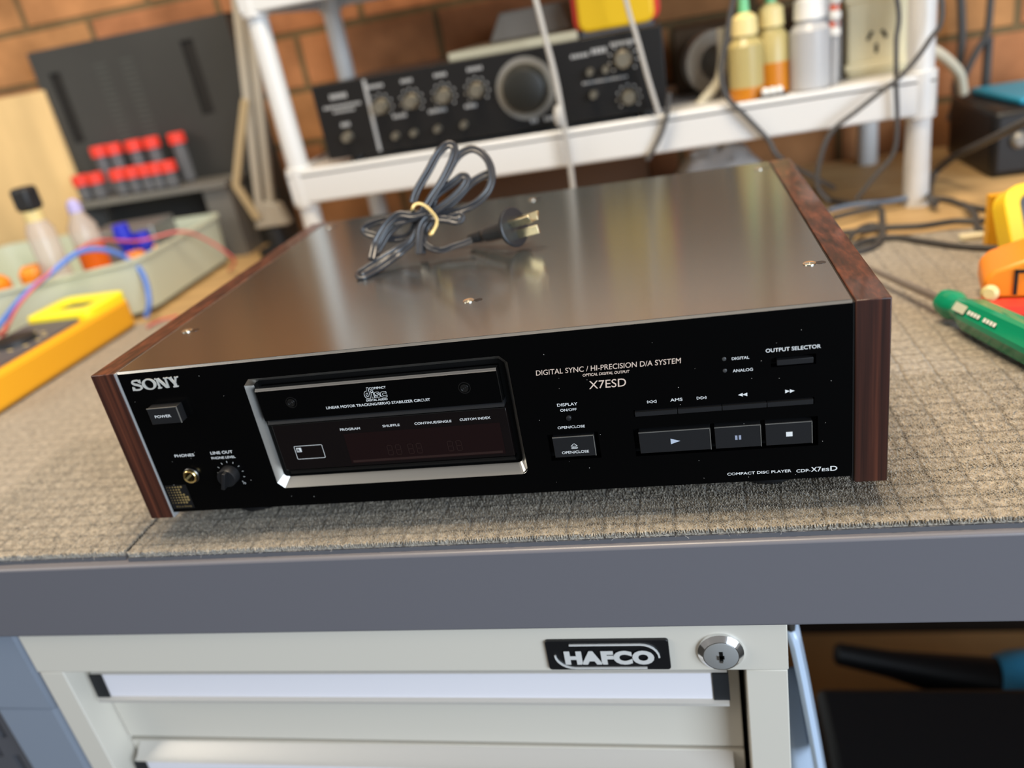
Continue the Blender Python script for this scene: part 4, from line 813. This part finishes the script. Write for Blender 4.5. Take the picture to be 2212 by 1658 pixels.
w.build('head_rim', M['bright'], G, bevel=.002)
w = MB(); w.box((mx0 + .02, .424, mh - .004), (mx1 - .018, my1 - .02, mh - .0015)); w.build('screen', M['lcd2'], G)
w = MB(); w.prism(rrect(mx0 + .010, my0 + .012, mx1 - .010, .402, .008), XY, mh - .007, mh - .003); fc = w.build('face', M['meterface'], G)
w = MB(); w.lathe(((mx0 + mx1) / 2, .335, mh - .003), (0, 0, 1), [(0, .024), (.006, .022), (.007, .018)], 28); w.build('selector_dial', M['capblk'], G)
w = MB()
for k in range(12):
    a = 2 * math.pi * k / 12; w.box(((mx0 + mx1) / 2 + .031 * math.cos(a) - .003, .335 + .031 * math.sin(a) - .0015, mh - .003), ((mx0 + mx1) / 2 + .031 * math.cos(a) + .003, .335 + .031 * math.sin(a) + .0015, mh - .0026))
w.build('dial_marks', M['capcream'], fc)
w = MB()
for k, x in enumerate((-.415, -.395, -.372, -.352)): w.lathe((x, .262, mh - .003), (0, 0, 1), [(0, .007), (.003, .007), (.003, .004)], 16)
w.build('input_sockets', M['redprint'], fc)
w = MB(); w.lathe((-.365, .2700, mh - .001), (.1, -.2, 1), [(0, .0055), (.012, .0060), (.028, .0050)], 16); w.build('probe_plug', M['red'], G)
cable('red_lead', [Vector((-.363, .265, .072)), Vector((-.372, .29, .070)), Vector((-.39, .33, .058)), Vector((-.42, .37, .055)), Vector((-.46, .40, .035)), Vector((-.50, .38, .004)), Vector((-.52, .30, .004))], .0022, M['redcable'], 'red test lead plugged into the meter lying on its back')
cable('red_lead', pz([.003] * 3, (318, 706), (345, 692), (385, 682)), .0016, M['redcable'], 'red test lead lying between the left meter and the player')
# sage tray
base = [(-.70, .378), (-.49, .472), (-.352, .540), (-.358, .660), (-.362, .796), (-.60, .796), (-.77, .785), (-.79, .48)]
def rpoly(P2, r_, n=5):
    out = []; N_ = len(P2)
    for i in range(N_):
        p = Vector(P2[i]); a = (Vector(P2[i - 1]) - p).normalized(); b = (Vector(P2[(i + 1) % N_]) - p).normalized()
        q0 = p + a * r_; q1 = p + b * r_
        for k in range(n + 1): t = k / n; out.append(tuple(q0 * (1 - t) ** 2 + p * 2 * t * (1 - t) + q1 * t * t))
    return out
bp = rpoly(base, .03); cx_, cy_ = -.57, .64
def sc(P2, s_): return [(cx_ + (x - cx_) * s_, cy_ + (y - cy_) * s_) for x, y in P2]
lv = [(bp, .0012), (sc(bp, 1.01), .035), (sc(bp, 1.02), .068), (sc(bp, 1.033), .070), (sc(bp, 1.033), .074), (sc(bp, 1.005), .074), (sc(bp, .99), .035), (sc(bp, .975), .005)]
w = MB(); n = len(bp); vs = [(x, y, z) for P2, z in lv for x, y in P2]
fs = [(i * n + k, i * n + (k + 1) % n, (i + 1) * n + (k + 1) % n, (i + 1) * n + k) for i in range(len(lv) - 1) for k in range(n)] + [tuple(range(n))[::-1], tuple((len(lv) - 1) * n + k for k in range(n))]
w.add(vs, fs); tag(w.build('parts_tray', M['tray'], None, origin=(-.57, .64, bt)), 'pale sage plastic tray full of bits, behind the left yellow meter', 'tray')
tz = .0052
# tall bottles in the tray
G = thing('spray_bottle', (-.470, .535, tz), 'tall clear bottle with a square black cap standing in the tray', 'bottle')
w = MB(); w.lathe((-.470, .535, tz), (0, 0, 1), [(0, .0165), (.002, .0185), (.125, .0185), (.140, .012), (.152, .010)], 28); w.build('body', M['clear'], G)
w = MB(); w.lathe((-.470, .535, tz + .139), (0, 0, 1), [(0, .0125), (.014, .0125)], 20); w.build('collar', M['capcream'], G)
MB().box((-.483, .522, tz + .153), (-.457, .548, tz + .184)).build('cap', M['capblk'], G, bevel=.005)
G = thing('solvent_bottle', (-.438, .575, tz), 'clear bottle half full of orange liquid beside the black-capped bottle', 'bottle')
w = MB(); w.lathe((-.438, .575, tz + .0905), (0, 0, 1), [(0, .019), (.026, .019), (.040, .011), (.046, .010)], 28); w.build('body', M['clear'], G)
w = MB(); w.lathe((-.438, .575, tz), (0, 0, 1), [(0, .0192), (.090, .0192)], 28); w.build('liquid', M['orange2'], G)
w = MB(); w.lathe((-.438, .575, tz + .136), (0, 0, 1), [(0, .010), (.012, .009), (.018, .004)], 20); w.build('cap', mat('lavender_cap', (0.42, 0.38, 0.66), .4), G)
for i, (x, y, z, r_, h, lab) in enumerate(((-.560, .515, tz, .022, .075, 'round orange container poking above the tray rim at the far left'), (-.515, .545, tz, .020, .078, 'round orange container just left of the clear black-capped bottle'), (-.428, .690, tz, .020, .055, 'round orange container near the back right side of the tray'), (-.400, .610, tz, .016, .064, 'small round orange container by the front right tray corner'))):
    w = MB(); w.lathe((x, y, z), (0, 0, 1), [(0, r_ * .8), (h * .6, r_), (h * .9, r_), (h, r_ * .7)], 24); tag(w.build('orange_container', M['orange'], None, origin=(x, y, z)), lab, 'container')
for x, y, h, lab in ((-.430, .640, .100, 'dark blue connector standing upright in the tray'), (-.412, .655, .082, 'shorter dark blue connector beside the taller one in the tray')):
    w = MB(); w.lathe((x, y, tz), (0, 0, 1), [(0, .010), (h * .7, .010), (h * .75, .013), (h, .011)], 18); tag(w.build('blue_connector', M['blue'], None, origin=(x, y, tz)), lab, 'connector')
tag(MB(Matrix.Translation((-.47, .715, tz)) @ Matrix.Rotation(math.radians(8), 4, 'Z')).box((-.055, -.04, 0), (.055, .04, .085)).build('metal_box', mat('grey_box_metal', (0.24, 0.24, 0.235), .35, .5), None, bevel=.003, origin=(-.47, .715, tz)), 'grey metal box standing at the back of the tray', 'box')
cable('blue_lead', [Vector((-.435, .30, .004)), Vector((-.455, .36, .04))] + [aty(px, py, y) for px, py, y in ((0, 700, .41), (50, 640, .43), (110, 590, .46), (170, 545, .50), (230, 540, .53), (285, 565, .55), (312, 600, .535), (322, 650, .508))] + [Vector((-.335, .500, .004))], .0036, M['bluecable'], 'blue test lead looping over the tray rim')
cable('red_lead', [aty(px, py, y) for px, py, y in ((10, 720, .40), (40, 660, .42), (95, 600, .45), (150, 555, .49), (210, 520, .54), (300, 520, .60), (390, 500, .64), (450, 520, .68), (505, 560, .70))] + [Vector((-.33, .72, -.003))], .0019, M['redcable'], 'thin red test lead arching across the tray to the bare bench')
# steel rack with red-capped tubes
G = thing('steel_rack', (-.48, .84, bt), 'low grey steel rack carrying the red-capped tubes', 'rack')
MB().box((-.640, .812, .110), (-.345, .888, .120)).build('top_plate', M['steel'], G, bevel=.001)
MB().box((-.640, .814, bt + .0), (-.632, .880, .110)).build('end_support', M['steel'], G)
MB().box((-.395, .822, bt + .0), (-.348, .880, .110)).build('end_support', M['steel'], G)
proto = None
cap_px = [(178, 398, 0), (205, 384, 0), (222, 348, 1), (250, 335, 1), (292, 325, 1), (332, 322, 1), (385, 310, 1), (258, 385, 0), (285, 374, 0), (312, 366, 0), (338, 372, 0), (362, 360, 0)]
labs = ['leftmost red-capped tube on the steel rack', 'red-capped tube second from the left in the front row', 'left tube of the taller back row with a red cap', 'second tube of the taller back row', 'third tube of the taller back row', 'fourth tube of the taller back row, before the lone right one',
        'tall red-capped tube standing apart at the right of the rack', 'third red-capped tube from the left in the front row', 'fourth red-capped tube from the left in the front row', 'middle red-capped tube of the front cluster', 'second red-capped tube from the right in the front row', 'rightmost red-capped tube of the front row']
def make_tube(h):
    R_ = thing('sample_tube', (0, 0, 0), 'x', 'tube', 'red-capped tubes on the steel rack')
    w = MB(); w.lathe((0, 0, 0), (0, 0, 1), [(0, .006), (.004, .0115), (h - .015, .0115)], 18); w.build('vial', M['tube'], R_)
    w = MB(); w.lathe((0, 0, h - .0155), (0, 0, 1), [(0, .0145), (.015, .0145), (.017, .0125)], 18); w.build('cap', M['red'], R_); return R_
protos = {0: make_tube(.042), 1: make_tube(.080)}; used = set()
for (px, py, row), lab in zip(cap_px, labs):
    src = protos[row]
    if row in used:
        o = src.copy(); COL.objects.link(o)
        for c in src.children: q = c.copy(); q.parent = o; COL.objects.link(q)
    else: o = src; used.add(row)
    yy = (.828 if row == 0 else .868); p = aty(px, py, yy)
    o.location = (p.x, yy, .120); o['label'] = lab
# grey ventilated case cover leaning on the wall
G = thing('case_cover', (-.47, .915, bt), 'dark grey ventilated metal cover standing against the brick wall', 'case cover')
hs = [(-.391, -.368, .22, .335), (-.646, -.624, .21, .325)]
w = MB(); plate_holes(w, -.672, -.300, bt, .362, .890, .893, hs); w.box((-.672, .893, .359), (-.300, .935, .362)).box((-.672, .893, bt), (-.669, .935, .362)).box((-.303, .893, bt), (-.300, .935, .362)).build('shell', M['lid'], G)
for x in (-.545, -.495):
    w = MB()
    for k in range(26): w.box((x - .012, .8893, .110 + k * .0085), (x + .012, .8905, .1125 + k * .0085))
    w.build('vent_slots', M['slotlt'], G)
MB().box((-.393, .8935, .217), (-.366, .896, .338)).build('vent_backing', M['slot'], G); MB().box((-.648, .8935, .207), (-.622, .896, .328)).build('vent_backing', M['slot'], G)
w = MB(Matrix.Translation((-.80, .868, bt)) @ Matrix.Rotation(math.radians(-3), 4, 'X')); w.box((-.19, 0, 0), (.135, .014, .310)); tag(w.build('pine_board', M['ply'], None, bevel=.001, origin=(-.80, .87, bt)), 'pale pine board leaning at the far left in front of the grey cover', 'board')
tag(MB().box((-1.05, .79, bt), (-.700, .855, .055)).build('grey_drawer_unit', M['steel'], None, bevel=.002, origin=(-.9, .82, bt)), 'grey metal unit at the far left below the pine board', 'box')
# folded lamp arm
G = thing('desk_lamp', (-.275, .80, bt), 'folded beige desk lamp arm between the grey cover and the shelf', 'lamp')
w = MB(); w.lathe((-.275, .80, bt), (0, 0, 1), [(0, .035), (.012, .035), (.018, .016), (.045, .014)], 28); w.build('base', M['capblk'], G)
w = MB(); w.mx = None; w.prism([(-.305, .040), (-.245, .040), (-.255, .075), (-.290, .085)], XZ, .790, .812); w.build('bracket', M['arm'], G, bevel=.003)
for dx, yy in ((-12, .794), (12, .800)):
    q0 = aty(577 + dx, 478, yy); q1 = aty(528 + dx, 40, yy); q2 = q0 + (q1 - q0) * 1.8; w = MB(); w.sweep([q0, q2], [(-.0065, -.005), (.0065, -.005), (.0065, .005), (-.0065, .005)], up=Vector((0, -1, 0))); w.build('arm_bar', M['arm'], G, bevel=.001)
w = MB(); w.sweep([aty(px, py, .788) for px, py in ((558, 472), (510, 400), (520, 300), (530, 215))], [(-.006, -.003), (.006, -.003), (.006, .003), (-.006, .003)], up=Vector((0, -1, 0))); w.build('tension_bar', M['armb'], G)
w = MB(); w.sweep([tuple(q2), (q2.x + .12, .70, q2.z + .2)], [(-.012, -.005), (.012, -.005), (.012, .005), (-.012, .005)]); w.build('upper_arm', M['arm'], G)
